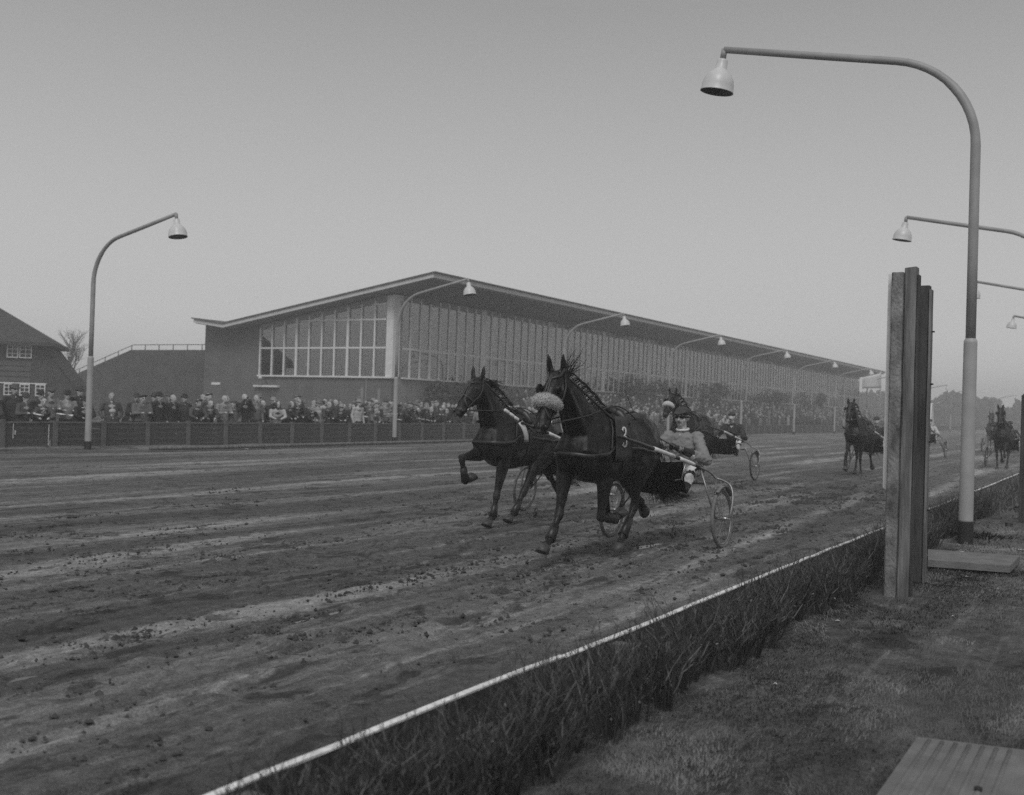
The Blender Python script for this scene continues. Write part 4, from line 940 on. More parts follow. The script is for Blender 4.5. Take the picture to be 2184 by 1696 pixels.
    for s in (-1, 1):
        strap(bv, [poll+Vector((s*.12, .02, .03)), hp(.12, .08)+Vector((s*.2, 0, 0)), hp(.45, .09)+Vector((s*.2, 0, 0)), hp(.78, .07)+Vector((s*.2, 0, 0))], W, 'cheek_strap', M['leather_brown'], H, n=18)
        strap(bv, [hp(.05, -.2)+Vector((s*.02, 0, 0)), hp(.3, -.2)+Vector((s*.03, 0, 0)), hp(.62, -.15)+Vector((s*.06, 0, 0)), hp(.8, .0)+Vector((s*.15, 0, 0))], W*.8, 'face_strap', M['leather_brown'], H, n=16)
        if blinkers:
            bl = MB(); bl.ell(hp(.29, .0)+Vector((s*.125, -.01, 0)), (.010, .05, .055), (0, 0, s*.35)); bl.build('blinker', M['leather'], H)
        r_ = MB(); r_.tube([hp(.80, .075)+Vector((s*.075, .028*math.cos(a), .028*math.sin(a))) for a in [2*math.pi*k/12 for k in range(12)]], .006, 6, True); r_.build('bit_ring', M['steel'], H)
    strap(bv, [poll+Vector((.16, -.06, -.0)), poll+Vector((0, -.2, .0)), poll+Vector((-.16, -.06, -.0))], W*1.2, 'brow_band', M['leather_brown'], H, n=16)
    strap(bv, [hp(.62, .2)+Vector((.08, 0, 0)), hp(.62, .03)+Vector((.25, 0, 0)), hp(.6, -.2), hp(.62, .03)+Vector((-.25, 0, 0)), hp(.62, .2)+Vector((-.08, 0, 0))], W*1.2, 'nose_band', M['leather_brown'], H, n=24)
    if roll:
        f = MB(); cs = []
        for k in range(13):
            a = math.pi*(.0+1.0*k/12); cs.append(hp(.54, .03)+Vector((.098*math.cos(a), 0, 0))-hperp*.105*math.sin(a))
        f.secs([(c, .062*(.75+.25*math.sin(math.pi*min(1, max(0, i/12)))), .066*(.75+.25*math.sin(math.pi*i/12))) for i, c in enumerate(cs)], 14, tuple(hd), .9)
        fme = f.remesh('shadow_roll', [M['fleece']], .012 if big else .03, 2)
        fo = put(bpy.data.objects.new('shadow_roll', fme), H)
        if big:
            fl_ = []
            for p in fme.polygons:
                for _ in range(2):
                    c = p.center; nv = p.normal; q = c+(nv+Vector((rr.gauss(0, .6), rr.gauss(0, .6), rr.gauss(0, .6)-.2))).normalized()*rr.uniform(.008, .024); fl_.append([c, q])
            strands('wool', fl_, .0022, M['fleece'], fo)
    return H, bv, hp, poll, hd, hperp

def polyline_tube(name, pts, r, m, parent, n=8, **kw):
    b = MB(); b.tube(pts, r, n); return b.build(name, m, parent, **kw)

# ------------------------------------------------------------------ sulkies
def sulky(x0, ya, label, shaft_y=-1.95, shaft_z=1.30, pale=True, detail=2, screen=True, tyre='tyre_pale', rot=0.3):
    S = empty('sulky', (x0, ya, 0), label, 'sulky', 'two-wheeled racing sulkies'); R = .345
    for s in (-1, 1):
        wob = bpy.data.objects.new('wheel', None); wob.empty_display_size = .1; wob.location = (s*.70, 0, R+.002); wob.rotation_euler = (0, s*R_(-3), 0); put(wob, S)
        n = 40 if detail >= 2 else 24; ring = lambda r, x=0: [(x, r*math.cos(2*math.pi*k/n), r*math.sin(2*math.pi*k/n)) for k in range(n)]
        t = MB(); t.tube(ring(R-.021), .021, 10, True); t.build('tyre', M[tyre], wob)
        t = MB(); t.tube(ring(R-.047), .012, 6, True); t.build('rim', M['chrome'], wob)
        sp = MB()
        for k in range(28 if detail >= 2 else 14):
            a = 2*math.pi*k/(28 if detail >= 2 else 14)+rot; o = (.022 if k % 2 else -.022); sp.tube([(o, .02*math.cos(a+.6), .02*math.sin(a+.6)), (0, (R-.05)*math.cos(a), (R-.05)*math.sin(a))], .0018 if detail >= 2 else .004, 4, caps=False)
        sp.build('spokes', M['chrome'], wob)
        hb = MB(); hb.tube([(-.07, 0, 0), (-.03, 0, 0), (.03, 0, 0), (.07, 0, 0)], [.014, .022, .022, .014], 10); hb.build('hub', M['steel'], wob)
        # shaft: dark pole with white bands, curving over the wheel
        sh = spline([(s*.34, shaft_y, shaft_z), (s*.37, -1.2, shaft_z-.15), (s*.40, -.35, .995), (s*.43, -.05, .93)], 20)
        polyline_tube('shaft', sh, [.017]*3+[.022]*(len(sh)-3), M['varnish'], S)
        bands = ((.30, .52), (.58, .82)) if pale else ((.2, .4), (.45, .65))
        for u0, u1 in bands:
            i0, i1 = int(u0*20), int(u1*20); polyline_tube('white_band', sh[i0:i1+1], .0245, M['white_paint'], S)
        tipb = MB(); tipb.ell(sh[0], (.022, .05, .022)); tipb.build('shaft_tip', M['leather'], S)
        arch = spline([(s*.43, -.08, .935), (s*.50, .10, .87), (s*.56, .16, .80), (s*.64, .17, .775), (s*.74, .15, .72), (s*.79, .10, .58), (s*.785, .02, .35)], 22)
        polyline_tube('outer_stay', arch, .014, M['chrome'], S)
        polyline_tube('inner_stay', [(s*.43, -.03, .92), (s*.61, .0, .36)], .012, M['chrome'], S)
        polyline_tube('rear_stay', [(s*.40, .22, .72), (s*.61, .02, .35)], .010, M['varnish'], S)
        polyline_tube('fork_stay', [(s*.56, .16, .80), (s*.60, .02, .36)], .010, M['chrome'], S)
        polyline_tube('axle', [(s*.60, 0, R), (s*.80, 0, R)], .012, M['steel'], S)
        gd = [(s*.70, (R+.03)*math.cos(a), R+(R+.03)*math.sin(a)) for a in [R_(40+12*k) for k in range(8)]]
        g = MB(); vs = []; fs = []
        for x, y, z in gd: vs += [(x-.03, y, z), (x+.03, y, z), (x+.03, y*1.02, z+.006), (x-.03, y*1.02, z+.006)]
        for i in range(7):
            for q in range(4): fs.append((i*4+q, i*4+(q+1) % 4, i*4+4+(q+1) % 4, i*4+4+q))
        g.add(vs, fs); g.build('mudguard', M['chrome'], S)
        st_ = MB(); st_.tube([(s*.40, -.42, 1.0), (s*.36, -.42, .80), (s*.28, -.42, .78)], .012, 6); st_.build('stirrup', M['steel'], S)
    polyline_tube('crossbar', spline([(-.42, -.06, .92), (-.25, .12, .84), (0, .2, .80), (.25, .12, .84), (.42, -.06, .92)], 12), .016, M['varnish'], S)
    polyline_tube('crossbar', [(-.40, .22, .72), (.40, .22, .72)], .012, M['varnish'], S)
    polyline_tube('seat_stem', [(0, .2, .78), (0, .5, .70)], .018, M['varnish'], S)
    se = MB(); se.ell((0, .52, .715), (.16, .17, .035)); se.build('seat', M['leather'], S)
    if screen:
        g = MB(); vs = []; fs = []
        for i in range(11):
            u = i/10
            for j in range(7):
                v = j/6; vs.append((-.37+.74*u, -.42+.12*v*v+.03*math.sin(u*9)*v, 1.0-.38*v-.02*math.sin(u*3.14)))
        for i in range(10):
            for j in range(6): fs.append((i*7+j, i*7+j+1, i*7+j+8, i*7+j+7))
        g.add(vs, fs); o = g.build('mud_screen', M['apron'], S); md = o.modifiers.new('t', 'SOLIDIFY'); md.thickness = .008
    return S

# ------------------------------------------------------------------ drivers
def driver(x0, ya, label, jacket='jacket_grey', voxel=.014, detail=2, lean=0.0, cap='cap_dark', scarf=True, trousers='trouser_white', look=0.0, nm=None):
    """seated driver: hips behind the axle, feet in the stirrups; y toward the horse is negative"""
    D = empty('person', (x0, ya, 0), label, 'person', 'sulky drivers'); b = MB(); mats = [M[jacket], M['skin'], M['leather'], M[trousers], M['boot'], M['lip'], M['glass_dark']]
    hip = Vector((0, .50, .82)); chest = Vector((0, .49-lean*.3, 1.14)); neck = Vector((0, .48-lean*.45, 1.345)); hc = Vector((0, .44-lean*.55, 1.50))
    b.cm = 0
    b.secs([(hip, .165, .125), (lerp(hip, chest, .45), .155, .115), (chest, .205, .13), (chest+Vector((0, -.01, .13)), .165, .10), (neck+Vector((0, 0, -.03)), .075, .07)], 18, (1, 0, 0), .5)
    for s in (-1, 1):
        sh = chest+Vector((s*.185, 0, .115)); el = Vector((s*.36, .33-lean*.3, 1.0)); ha = Vector((s*.09, -.02-lean*.2, 1.15+.0))
        b.cm = 0; b.ell(sh, (.088, .085, .08)); b.cap(sh, el, .078, .066); b.cap(el, lerp(el, ha, .78), .068, .046)
        b.ell(el+Vector((s*.02, .02, -.01)), (.058, .06, .06))
        b.cm = 2; b.cap(lerp(el, ha, .80), lerp(el, ha, .9), .042, .036); hdv = (ha-el).normalized()
        b.ell(ha, (.045, .045, .036))
        for q in range(4):                                # curled fingers round the rein
            kx = ha+Vector((-s*.005, -.035, .026-q*.019)); b.cap(kx, kx+Vector((-s*.03, -.012, -.002)), .0115, .0105, 8); b.cap(kx+Vector((-s*.03, -.012, -.002)), kx+Vector((-s*.032, .022, -.002)), .0105, .0095, 8)
        b.cap(ha+Vector((0, -.01, .03)), ha+Vector((-s*.025, -.035, .045)), .0125, .010, 8)
        kn = Vector((s*.30, .06, .875)); an = Vector((s*.33, -.24, .665)); b.cm = 3; hj = Vector((s*.10, .46, .81))
        b.cap(hj, lerp(hj, kn, .96), .088, .066); b.ell(kn, (.066, .066, .066)); b.cap(kn, lerp(kn, an, .35), .062, .055)
        b.cm = 4; b.cap(lerp(kn, an, .33), an, .058, .044); b.secs([(an+Vector((0, .05, -.06)), .042, .035), (an+Vector((0, -.06, -.055)), .046, .036), (an+Vector((0, -.15, -.03)), .036, .026)], 12)
    # head and face
    F = Vector((0, -1, 0)); b.cm = 1
    b.cap(neck+Vector((0, .0, -.05)), hc+Vector((0, .01, -.08)), .058, .054)
    b.ell(hc+Vector((0, .015, .02)), (.076, .098, .105)); b.ell(hc+Vector((0, -.02, -.06)), (.058, .068, .062)); b.ell(hc+Vector((0, -.052, -.098)), (.03, .025, .02))
    b.cap(hc+Vector((0, -.082, .012)), hc+Vector((0, -.108, -.034)), .012, .017, 8)
    for s in (-1, 1):
        b.ell(hc+Vector((s*.080, .015, -.01)), (.012, .024, .034)); b.ell(hc+Vector((s*.042, -.055, -.035)), (.026, .026, .022)); b.ell(hc+Vector((s*.03, -.082, .03)), (.024, .014, .010))
    b.cm = 5; b.ell(hc+Vector((0, -.082, -.066)), (.024, .012, .007))
    me = b.remesh('body', mats, voxel, 2); put(bpy.data.objects.new('body', me), D)
    jac = set()
    for p_ in me.polygons:
        if p_.material_index in (0, 3): jac.update(p_.vertices)
    nrm = {i: me.vertices[i].normal.copy() for i in jac}
    for i in jac:                                         # creases of the cloth
        v_ = me.vertices[i]; c_ = v_.co.copy(); q_ = mnoise.noise((c_.x*14+3, c_.y*14, c_.z*26)); w_ = mnoise.noise((c_.x*30, c_.y*30, c_.z*45+5))
        v_.co = c_+nrm[i]*(.008*(1-3*abs(q_))-.002+.003*w_)
    c = MB(); c.ell(hc+Vector((0, .012, .062)), (.092, .112, .075)); c.secs([(hc+Vector((-.001, -.06, .062)), .086, .012), (hc+Vector((0, -.115, .052)), .080, .010), (hc+Vector((0, -.155, .040)), .055, .007)], 14, (1, 0, 0), .5)
    put(bpy.data.objects.new('cap', c.remesh('cap', [M[cap]], .012 if detail >= 2 else .02, 2)), D)
    if detail >= 2:
        g = MB()
        for s in (-1, 1): g.ell(hc+Vector((s*.036, -.084, .006)), (.030, .018, .019), (0, 0, s*.25))
        g.tube([hc+Vector((.092*math.sin(a), .015-.100*math.cos(a), .008)) for a in [2*math.pi*k/24 for k in range(24)]], .010, 6, True); g.build('goggles', M['glass_dark'], D)
    if scarf:
        g = MB(); g.tube([neck+Vector((.070*math.sin(a), -.005-.072*math.cos(a), .008-.012*math.cos(a))) for a in [2*math.pi*k/24 for k in range(24)]], .015, 8, True); g.build('scarf', M['cloth_white'], D)
    # folds of the jacket front
    return D, Vector((x0+.09, ya-.05, 1.16)), Vector((x0-.09, ya-.05, 1.16))

def reins(H_, hands, bits, terrets, x0, y0):
    for hnd, bit, ter in zip(hands, bits, terrets):
        off = Vector((x0, y0, 0)); a = hnd-off; pts = spline([bit, lerp(bit, ter, .5)+Vector((0, 0, -.012)), ter, lerp(ter, a, .5)+Vector((0, 0, -.035)), a], 26)
        polyline_tube('rein', pts, .0085, M['leather_brown'], H_, 6)

def rig(x0, ya, wy, legs, head, names, coat, jacket, detail=2, hx=0.0, voxel=.016, roll=None, mane='down', seed=1, pale=True, lean=0.0, tyre='tyre_pale', screen=True, tailwind=.5, trousers='trouser_white', shaft_z=1.30, dz=0.0, rot=.3, scarf=True, blinkers=True, cap='cap_dark'):
    H_, bv, hp, poll, hd, hperp = horse(x0+hx, wy, legs, head, names[0], coat, voxel, dz, detail, roll, None, mane, seed, tailwind, blinkers)
    S = sulky(x0, ya, names[1], (wy-.22)-ya, shaft_z, pale, detail, screen, tyre, rot)
    D, hl, hr = driver(x0, ya, names[2], jacket, .013 if detail >= 2 else .026, detail, lean, cap, scarf, trousers)
    bits = [hp(.80, .075)+Vector((s*.08, 0, 0)) for s in (1, -1)]; ters = [Vector((s*.17, .12, 1.60+dz)) for s in (1, -1)]
    reins(H_, (hl, hr), bits, ters, x0, wy)
    return H_, S, D, bv, hp, poll, hperp

# horse A, number 3, leading on the right
wy = 9.80
LA = dict(RF=[(-.42, .93), (-.58, .50), (-.76, .27), (-.99, .15)], LF=[(-.14, .90), (-.16, .46), (.20, .43), (.37, .47)],
          LH=[(.60, .96), (.64, .52), (.39, .23), (.24, .08)], RH=[(.92, .95), (1.24, .60), (1.42, .50), (1.52, .38)])
HA, SA, DA, bvA, hpA, pollA, hperpA = rig(-4.78, 11.67, wy, LA, ((-.96, 1.90), (-1.27, 1.345), -.03),
    ('dark bay trotter wearing number 3 and a pale sheepskin noseband, leading on the right', 'sulky of number 3 with white-banded shafts and nickel wheels', 'driver in grey jacket, dark cap, goggles and white scarf behind number 3'),
    'coat_bay', 'jacket_grey', 2, 0.0, .013, True, 'fly', 3, tailwind=.9)
# mud splashing up where the hind hooves have struck
b = MB(); rr = random.Random(4)
for cx_, cy_, hh_ in ((-4.72, 11.1, .42), (-4.86, 12.1, .30), (-4.95, 9.5, .12), (-7.3, 13.0, .15)):
    for k in range(46):
        z = hh_*rr.random()**1.5; sp = .02+.05*z; r = rr.uniform(.004, .012)*(1.2-z/hh_*.6); x, y = cx_+rr.gauss(0, sp), cy_+rr.gauss(0, sp)
        b.add([(x+a*r, y+c*r, .01+z+e*r*1.5) for a, c, e in ((1,0,0),(-1,0,0),(0,1,0),(0,-1,0),(0,0,1),(0,0,-1))], [(0,2,4),(2,1,4),(1,3,4),(3,0,4),(2,0,5),(1,2,5),(3,1,5),(0,3,5)])
b.build('mud_splash', M['clod'], smooth=False, kind='stuff', label='drops of mud splashing up behind the hooves')
# number cloth with its figure
strapw = MB(); vs = []; fs = []
def on_flank(y, z, off):
    h = bvA.find_nearest(Vector((.5, y, z))); return h[0]+h[1]*off
for i in range(9):
    for j in range(9):
        v = j/8; y = -.22+.36*i/8+.02*v; z = 1.50-.44*v; p = on_flank(y, z, .018); vs.append((p.x+.012, y, z-.06*max(0, v-.6)*(1-abs(i-4)/4)))
for i in range(8):
    for j in range(8): fs.append((i*9+j, i*9+j+1, i*9+j+10, i*9+j+9))
strapw.add(vs, fs); ncl = strapw.build('number_cloth', M['cloth_dark'], HA); md = ncl.modifiers.new('t', 'SOLIDIFY'); md.thickness = .006
three = spline([(-.040, .062, 0), (-.018, .092, 0), (.018, .094, 0), (.038, .066, 0), (.026, .030, 0), (-.006, .012, 0), (.030, -.006, 0), (.046, -.042, 0), (.026, -.088, 0), (-.016, -.098, 0), (-.046, -.070, 0)], 44)
b = MB(); vs = []; fs = []; fc = Vector((-.03, 1.29))
for i, p in enumerate(three):
    t = (three[min(i+1, 44)]-three[max(i-1, 0)]).normalized(); nn_ = Vector((-t.y, t.x, 0)); w = .007+.010*abs(t.y)**1.3+(.010 if i in (0, 1, 43, 44) else 0)
    for sgn in (-1, 1):
        q = p+nn_*w*sgn; y, z = fc.x-q.x*-1.0, fc.y+q.y; h = on_flank(y, z, .018); vs.append((h.x+.022, y, z))
for i in range(44): fs.append((2*i, 2*i+1, 2*i+3, 2*i+2))
b.add(vs, fs); nf_ = b.build('numeral', M['numeral'], ncl); md = nf_.modifiers.new('t', 'SOLIDIFY'); md.thickness = .003; md.offset = 0
polyline_tube('head_pole', [pollA+Vector((.11, .06, -.05)), Vector((.26, -.10, 1.42)), Vector((.30, .10, 1.28))], .012, M['leather'], HA)
wp_ = MB(); wp_.tube([(-.05+4.78-4.78, 1.55, 1.2), (-.02, .95, 1.5), (.0, .62, 1.78), (.0, .36, 1.745)], [.006, .004, .003, .002], 5)
wo_ = wp_.build('driving_whip', M['leather'], label='thin bent driving whip held by the number 3 driver', cat='whip'); wo_.location = (-4.78, wy, 0)

# horse B beside it
wyB = 12.02
LB = dict(RF=[(-.40, .95), (-.93, .90), (-.83, .60), (-.62, .64)], LF=[(-.36, .86), (-.48, .40), (-.54, .14), (-.80, .02)],
          LH=[(.55, .92), (.20, .42), (-.02, .15), (-.22, .07)], RH=[(1.02, .90), (1.45, .56), (1.72, .34), (1.86, .20)])
HB, SB, DB, bvB, hpB, pollB, hpeB = rig(-7.2, 13.72, wyB, LB, ((-.82, 1.90), (-1.24, 1.47), .03),
    ('brown trotter with a raised foreleg running beside number 3, wind-blown mane', 'sulky of the trotter with the raised foreleg, half hidden by number 3', 'driver hidden behind number 3, muddy white trousers and dark boots showing'),
    'coat_brown', 'jacket_pale', 2, 0.0, .014, None, 'back', 5, tailwind=.4, shaft_z=1.36, dz=-.05, blinkers=False, rot=.1)
b = MB(); vs = []; fs = []
for i in range(4):
    for j in range(7):
        v = j/6; u = i/3; vs.append((.33+.03*math.sin(v*3), -.30+.10*u+.16*v, 1.36-.25*v+.03*u*(1-v)))
for i in range(3):
    for j in range(6): fs.append((i*7+j, i*7+j+1, i*7+j+8, i*7+j+7))
b.add(vs, fs); o = b.build('number_pad', M['cloth_white'], HB); md = o.modifiers.new('t', 'SOLIDIFY'); md.thickness = .012
for k in range(3):
    rl_ = MB(); rl_.secs([((.22+.02*k, -.48+.09*k, 1.52-.045*k), .022, .024), ((.235+.02*k, -.42+.09*k, 1.49-.045*k), .024, .026)], 12); rl_.build('rolled_pad', M['cloth_white'], HB)
polyline_tube('head_pole', [pollB+Vector((.10, .06, -.05)), Vector((.22, -.12, 1.42)), Vector((.30, .10, 1.25))], .012, M['leather'], HB)

# the others, farther back
trot1 = dict(RF=[(-.34, .92), (-.66, .60), (-.70, .30), (-.82, .22)], LF=[(-.26, .90), (-.22, .45), (-.10, .13), (-.20, .02)], LH=[(.72, .93), (.95, .56), (1.18, .30), (1.30, .18)], RH=[(.60, .92), (.62, .50), (.42, .18), (.28, .05)])
trot2 = dict(RF=[(-.30, .90), (-.30, .45), (-.18, .12), (-.28, .02)], LF=[(-.36, .92), (-.72, .66), (-.56, .42), (-.42, .46)], LH=[(.56, .92), (.55, .50), (.32, .18), (.18, .05)], RH=[(.74, .93), (1.02, .58), (1.25, .32), (1.38, .22)])
hd0 = ((-.86, 1.95), (-1.22, 1.46), -.02)
rig(-8.43, 24.3, 22.2, trot2, ((-.9, 1.95), (-1.34, 1.48), -.02), ('dark trotter with pale sheepskin noseband behind the grey-jacketed driver', 'dark sulky whose wheel stands right of the grey-jacketed driver', 'crouching dark-clad driver with pale knees right of the grey-jacketed driver'), 'coat_bay', 'jacket_dark', 1, -.2, .026, True, seed=8, lean=.25, tyre='rubber', tailwind=.2, pale=True, scarf=False)
rig(-6.45, 31.1, 29.2, trot1, hd0, ('dark trotter alone in mid track left of the finish post', 'sulky mostly hidden by the white strip of the finish post', 'driver in dark clothes peering over the trotter left of the finish post'), 'coat_bay', 'jacket_dark', 1, 0.0, .026, None, seed=9, tyre='rubber', pale=False, scarf=False)
rig(-3.80, 40.5, 38.6, trot2, ((-.80, 2.02), (-1.08, 1.50), -.02), ('black trotter running head-on at the right edge', 'sulky of the black trotter at the right edge', 'driver behind the black trotter at the right edge'), 'coat_bay', 'jacket_dark', 1, 0.0, .026, None, seed=10, tyre='rubber', pale=False, scarf=False)
rig(-6.35, 61.5, 59.6, trot1, ((-.80, 2.02), (-1.08, 1.50), -.02), ('paler chestnut trotter just behind the black one at the right edge', 'sulky of the paler chestnut trotter near the right edge', 'driver of the paler chestnut trotter near the right edge'), 'coat_chestnut', 'jacket_dark', 1, 0.0, .03, None, seed=11, tyre='rubber', pale=False, scarf=False)
rig(-7.65, 48.0, 46.1, trot2, hd0, ('trotter hidden behind the timber finish post', 'thin-wheeled sulky between the finish post and the nearest lamp', 'pale-clad driver seen between the finish post and the nearest lamp'), 'coat_brown', 'jacket_pale', 1, 0.0, .03, None, seed=12, tyre='rubber', pale=False, scarf=False)

# ------------------------------------------------------------------ spectators
TONE = {'black': .024, 'dark': .048, 'charcoal': .075, 'grey': .14, 'light grey': .25, 'pale': .42}
CO = {k: mat(k+' overcoat', v, .85, .2, 6, bump=.3, bscale=9) for k, v in TONE.items()}
SKN = M['skin']; HAIRS = {'dark hair': mat('dark hair', .03, .7, .2, 20), 'fair hair': mat('fair hair', .18, .7, .2, 20), 'grey hair': mat('grey hair', .3, .7, .2, 20)}
TR = mat('dark trousers', .03, .85, .2, 6)
def person_mesh(pose, h=1.72, stout=1.0, voxel=.024):
    """faces +x; feet at z=0; materials: 0 coat, 1 skin, 2 trousers, 3 hair, 4 shirt"""
    b = MB(); k = h/1.72; V = lambda x, y, z: Vector((x*k, y*k, z*k)); lean = {'lean': .30, 'stand': .02, 'pockets': .0, 'binoculars': .03, 'paper': .03, 'turn': .0}[pose]
    S = (0, 1, 0); w = stout
    for s in (-1, 1):
        b.cm = 2; b.secs([(V(0, s*.09, .06), .055, .06), (V(0, s*.09, .45), .065, .075), (V(0, s*.085, .8), .085, .09)], 10, S); b.secs([(V(-.04, s*.09, .04), .045, .04), (V(.16, s*.1, .035), .045, .03)], 8, S)
    sh = V(lean, 0, 1.42-(.10 if pose == 'lean' else 0)); b.cm = 0
    b.secs([(V(0, 0, .50), .20*w, .15*w), (V(.0, 0, .75), .195*w, .15*w), (V(lean*.35, 0, 1.0), .18*w, .135*w), (V(lean*.75, 0, 1.25-(.08 if pose == 'lean' else 0)), .205*w, .13*w), (sh, .17, .095), (sh+V(.02, 0, .055), .08, .07)], 14, S, .4)
    hc = sh+V(.05+lean*.15, 0, .20); b.cm = 4; b.secs([(sh+V(.072, 0, .035), .034, .03), (sh+V(.10, 0, -.09), .014, .02)], 8, S)
    b.cm = 1; b.cap(sh+V(.02, 0, .03), hc+V(-.01, 0, -.06), .055, .052); b.ell(hc+V(0, 0, .015), (.098*k, .078*k, .112*k)); b.ell(hc+V(.03, 0, -.065), (.06*k, .054*k, .055*k))
    b.cap(hc+V(.088, 0, .01), hc+V(.112, 0, -.03), .012, .017, 8)
    for s in (-1, 1): b.ell(hc+V(-.01, s*.08, -.01), (.022, .012, .032))
    b.cm = 3; b.ell(hc+V(-.018, 0, .045), (.094*k, .083*k, .092*k))
    for s in (-1, 1): b.ell(hc+V(.088, s*.03, .012), (.014, .014, .008))
    for s in (-1, 1):
        a = sh+V(-.0, s*.19*w, -.02); b.cm = 0
        if pose == 'lean': e = V(lean+.12, s*.27, 1.08); hd_ = V(.50, s*.10, 1.0)
        elif pose == 'binoculars': e = V(.22, s*.27, 1.18); hd_ = hc+V(.15, s*.05, -.0)
        elif pose == 'paper': e = V(.08, s*.27, 1.12); hd_ = V(.34, s*.10, 1.16)
        elif pose == 'pockets': e = V(-.04, s*.30, 1.13); hd_ = V(.12, s*.22, .90)
        else: e = V(-.02, s*.26, 1.12); hd_ = V(.08, s*.25, .84)
        b.ell(a, (.075, .075, .075)); b.cap(a, e, .07, .058, 10); b.cap(e, lerp(e, hd_, .82), .058, .046, 10)
        if pose != 'pockets': b.cm = 1; b.ell(hd_, (.05, .038, .034)); b.cap(hd_, hd_+Vector((.05, -s*.02, -.02)), .02, .016, 8)
    return b.remesh('body', [CO['dark'], SKN, TR, HAIRS['dark hair'], M['cloth_white']], voxel, 2), hc
PM = {}
for ps in ('lean', 'stand', 'pockets', 'binoculars', 'paper'):
    for nm_, hh, sw in (('tall', 1.78, 1.0), ('stout', 1.68, 1.18), ('short', 1.60, .95)): PM[ps, nm_] = (person_mesh(ps, hh, sw), hh)
PM['stand', 'child'] = (person_mesh('stand', 1.22, .95), 1.22); PM['lean', 'child'] = (person_mesh('stand', 1.15, .95), 1.15)
def hat_mesh(kind):
    b = MB(); b.cm = 0
    if kind == 'trilby':
        n = 18; b.lathe([(.0, .125), (.05, .13), (.075, .115), (.092, .05), (.098, .012), (.132, .0), (.138, -.006), (.132, -.010), (.095, -.004)], (0, 0, 0), n)
        b.v = [(x*1.12+.012*(abs(y) > .12), y*.95, z+(.018 if abs(y) > .10 and z < .02 else 0)-(.014 if abs(y) < .02 and z > .1 else 0)-(.012 if x > .12 else 0)) for x, y, z in b.v]
    elif kind == 'cap':
        b.ell((0, 0, .02), (.118, .102, .06)); b.secs([((.06, 0, .012), .075, .012), ((.145, 0, -.012), .06, .008)], 12, (0, 1, 0))
    elif kind == 'headscarf':
        b.ell((-.012, 0, -.01), (.108, .094, .118)); b.ell((-.03, 0, -.13), (.075, .07, .05)); b.v = [(x if x < .06 else .06+.2*(x-.06), y, z) for x, y, z in b.v]
    elif kind == 'beret':
        b.ell((-.005, .02, .035), (.118, .125, .045), (.18, 0, 0)); b.ell((-.005, 0, .0), (.1, .088, .03))
    elif kind == 'knit cap':
        b.ell((-.006, 0, .01), (.104, .09, .085)); b.ell((-.01, 0, .105), (.028, .028, .028))
    return b
HM = {(kd, tn): hat_mesh(kd).mesh(kd.replace(' ', '_'), CO[tn]) for kd in ('trilby', 'cap', 'headscarf', 'beret', 'knit cap') for tn in ('black', 'dark', 'charcoal', 'grey', 'light grey', 'pale')}
PPR = MB().add([(-.1, -.09, 0), (.1, -.09, .02), (.1, .09, .02), (-.1, .09, 0), (-.1, -.09, .01), (.1, -.09, .03), (.1, .09, .03), (-.1, .09, .01)], [(3, 2, 1, 0), (4, 5, 6, 7), (0, 1, 5, 4), (1, 2, 6, 5), (2, 3, 7, 6), (3, 0, 4, 7)]).mesh('race_card', M['paper'], False)
BINO = MB().tube([(0, -.03, 0), (.11, -.035, 0)], [.02, .028], 10).tube([(0, .03, 0), (.11, .035, 0)], [.02, .028], 10).mesh('binoculars', M['leather'])
made = []
def spectator(x, y, z, pose, size, coat, hat, hattone, hair, rz, label, group, card=False):
    (me, hc), hh = PM[pose, size] if (pose, size) in PM else PM['stand', size]
    o = bpy.data.objects.new('person', me); o.location = (x, y, z); o.rotation_euler = (0, 0, rz); s = rnd.uniform(.89, 1.0); o.scale = (s*1.05, s*rnd.uniform(1.04, 1.2), s)
    put(o, None, label, 'person', group)
    for sl_, m_ in ((0, CO[coat]), (3, HAIRS[hair]), (4, CO[rnd.choice(['pale', 'grey', 'dark', 'charcoal', 'light grey'])])): o.material_slots[sl_].link = 'OBJECT'; o.material_slots[sl_].material = m_
    if hat: kid('hat' if hat in ('trilby', 'beret') else hat.replace(' ', '_'), HM[hat, hattone], o, tuple(hc+Vector((-.008, 0, .052 if hat != 'headscarf' else .02))), (rnd.uniform(-.08, .08), rnd.uniform(-.12, .06), rnd.uniform(-.2, .2)))
    if card: kid('race_card', PPR, o, (.56, .02, 1.04), (0, .3, .3))
    if pose == 'binoculars': kid('binoculars', BINO, o, tuple(hc+Vector((.085, 0, .01))))
    made.append(o); return o
HATW = {'trilby': 'felt hat', 'cap': 'flat cap', 'headscarf': 'headscarf', 'beret': 'beret', 'knit cap': 'knitted cap', None: None}
POSW = {'lean': 'leaning on the fence', 'stand': 'standing', 'pockets': 'hands in pockets', 'binoculars': 'raising binoculars', 'paper': 'holding a paper'}
def backdrop(y):
    if y < 19.0: return 'before the thatched house'
    if y < 24.0: return 'before the brick wing'
    if y < 27.7: return 'before the plain gable wall'
    if y < 33.5: return 'under the gable windows'
    if y < 39.5: return 'at the stand corner'
    if y < 50: return 'behind the second horse'
    return 'far along the fence'
PEOPLE = []
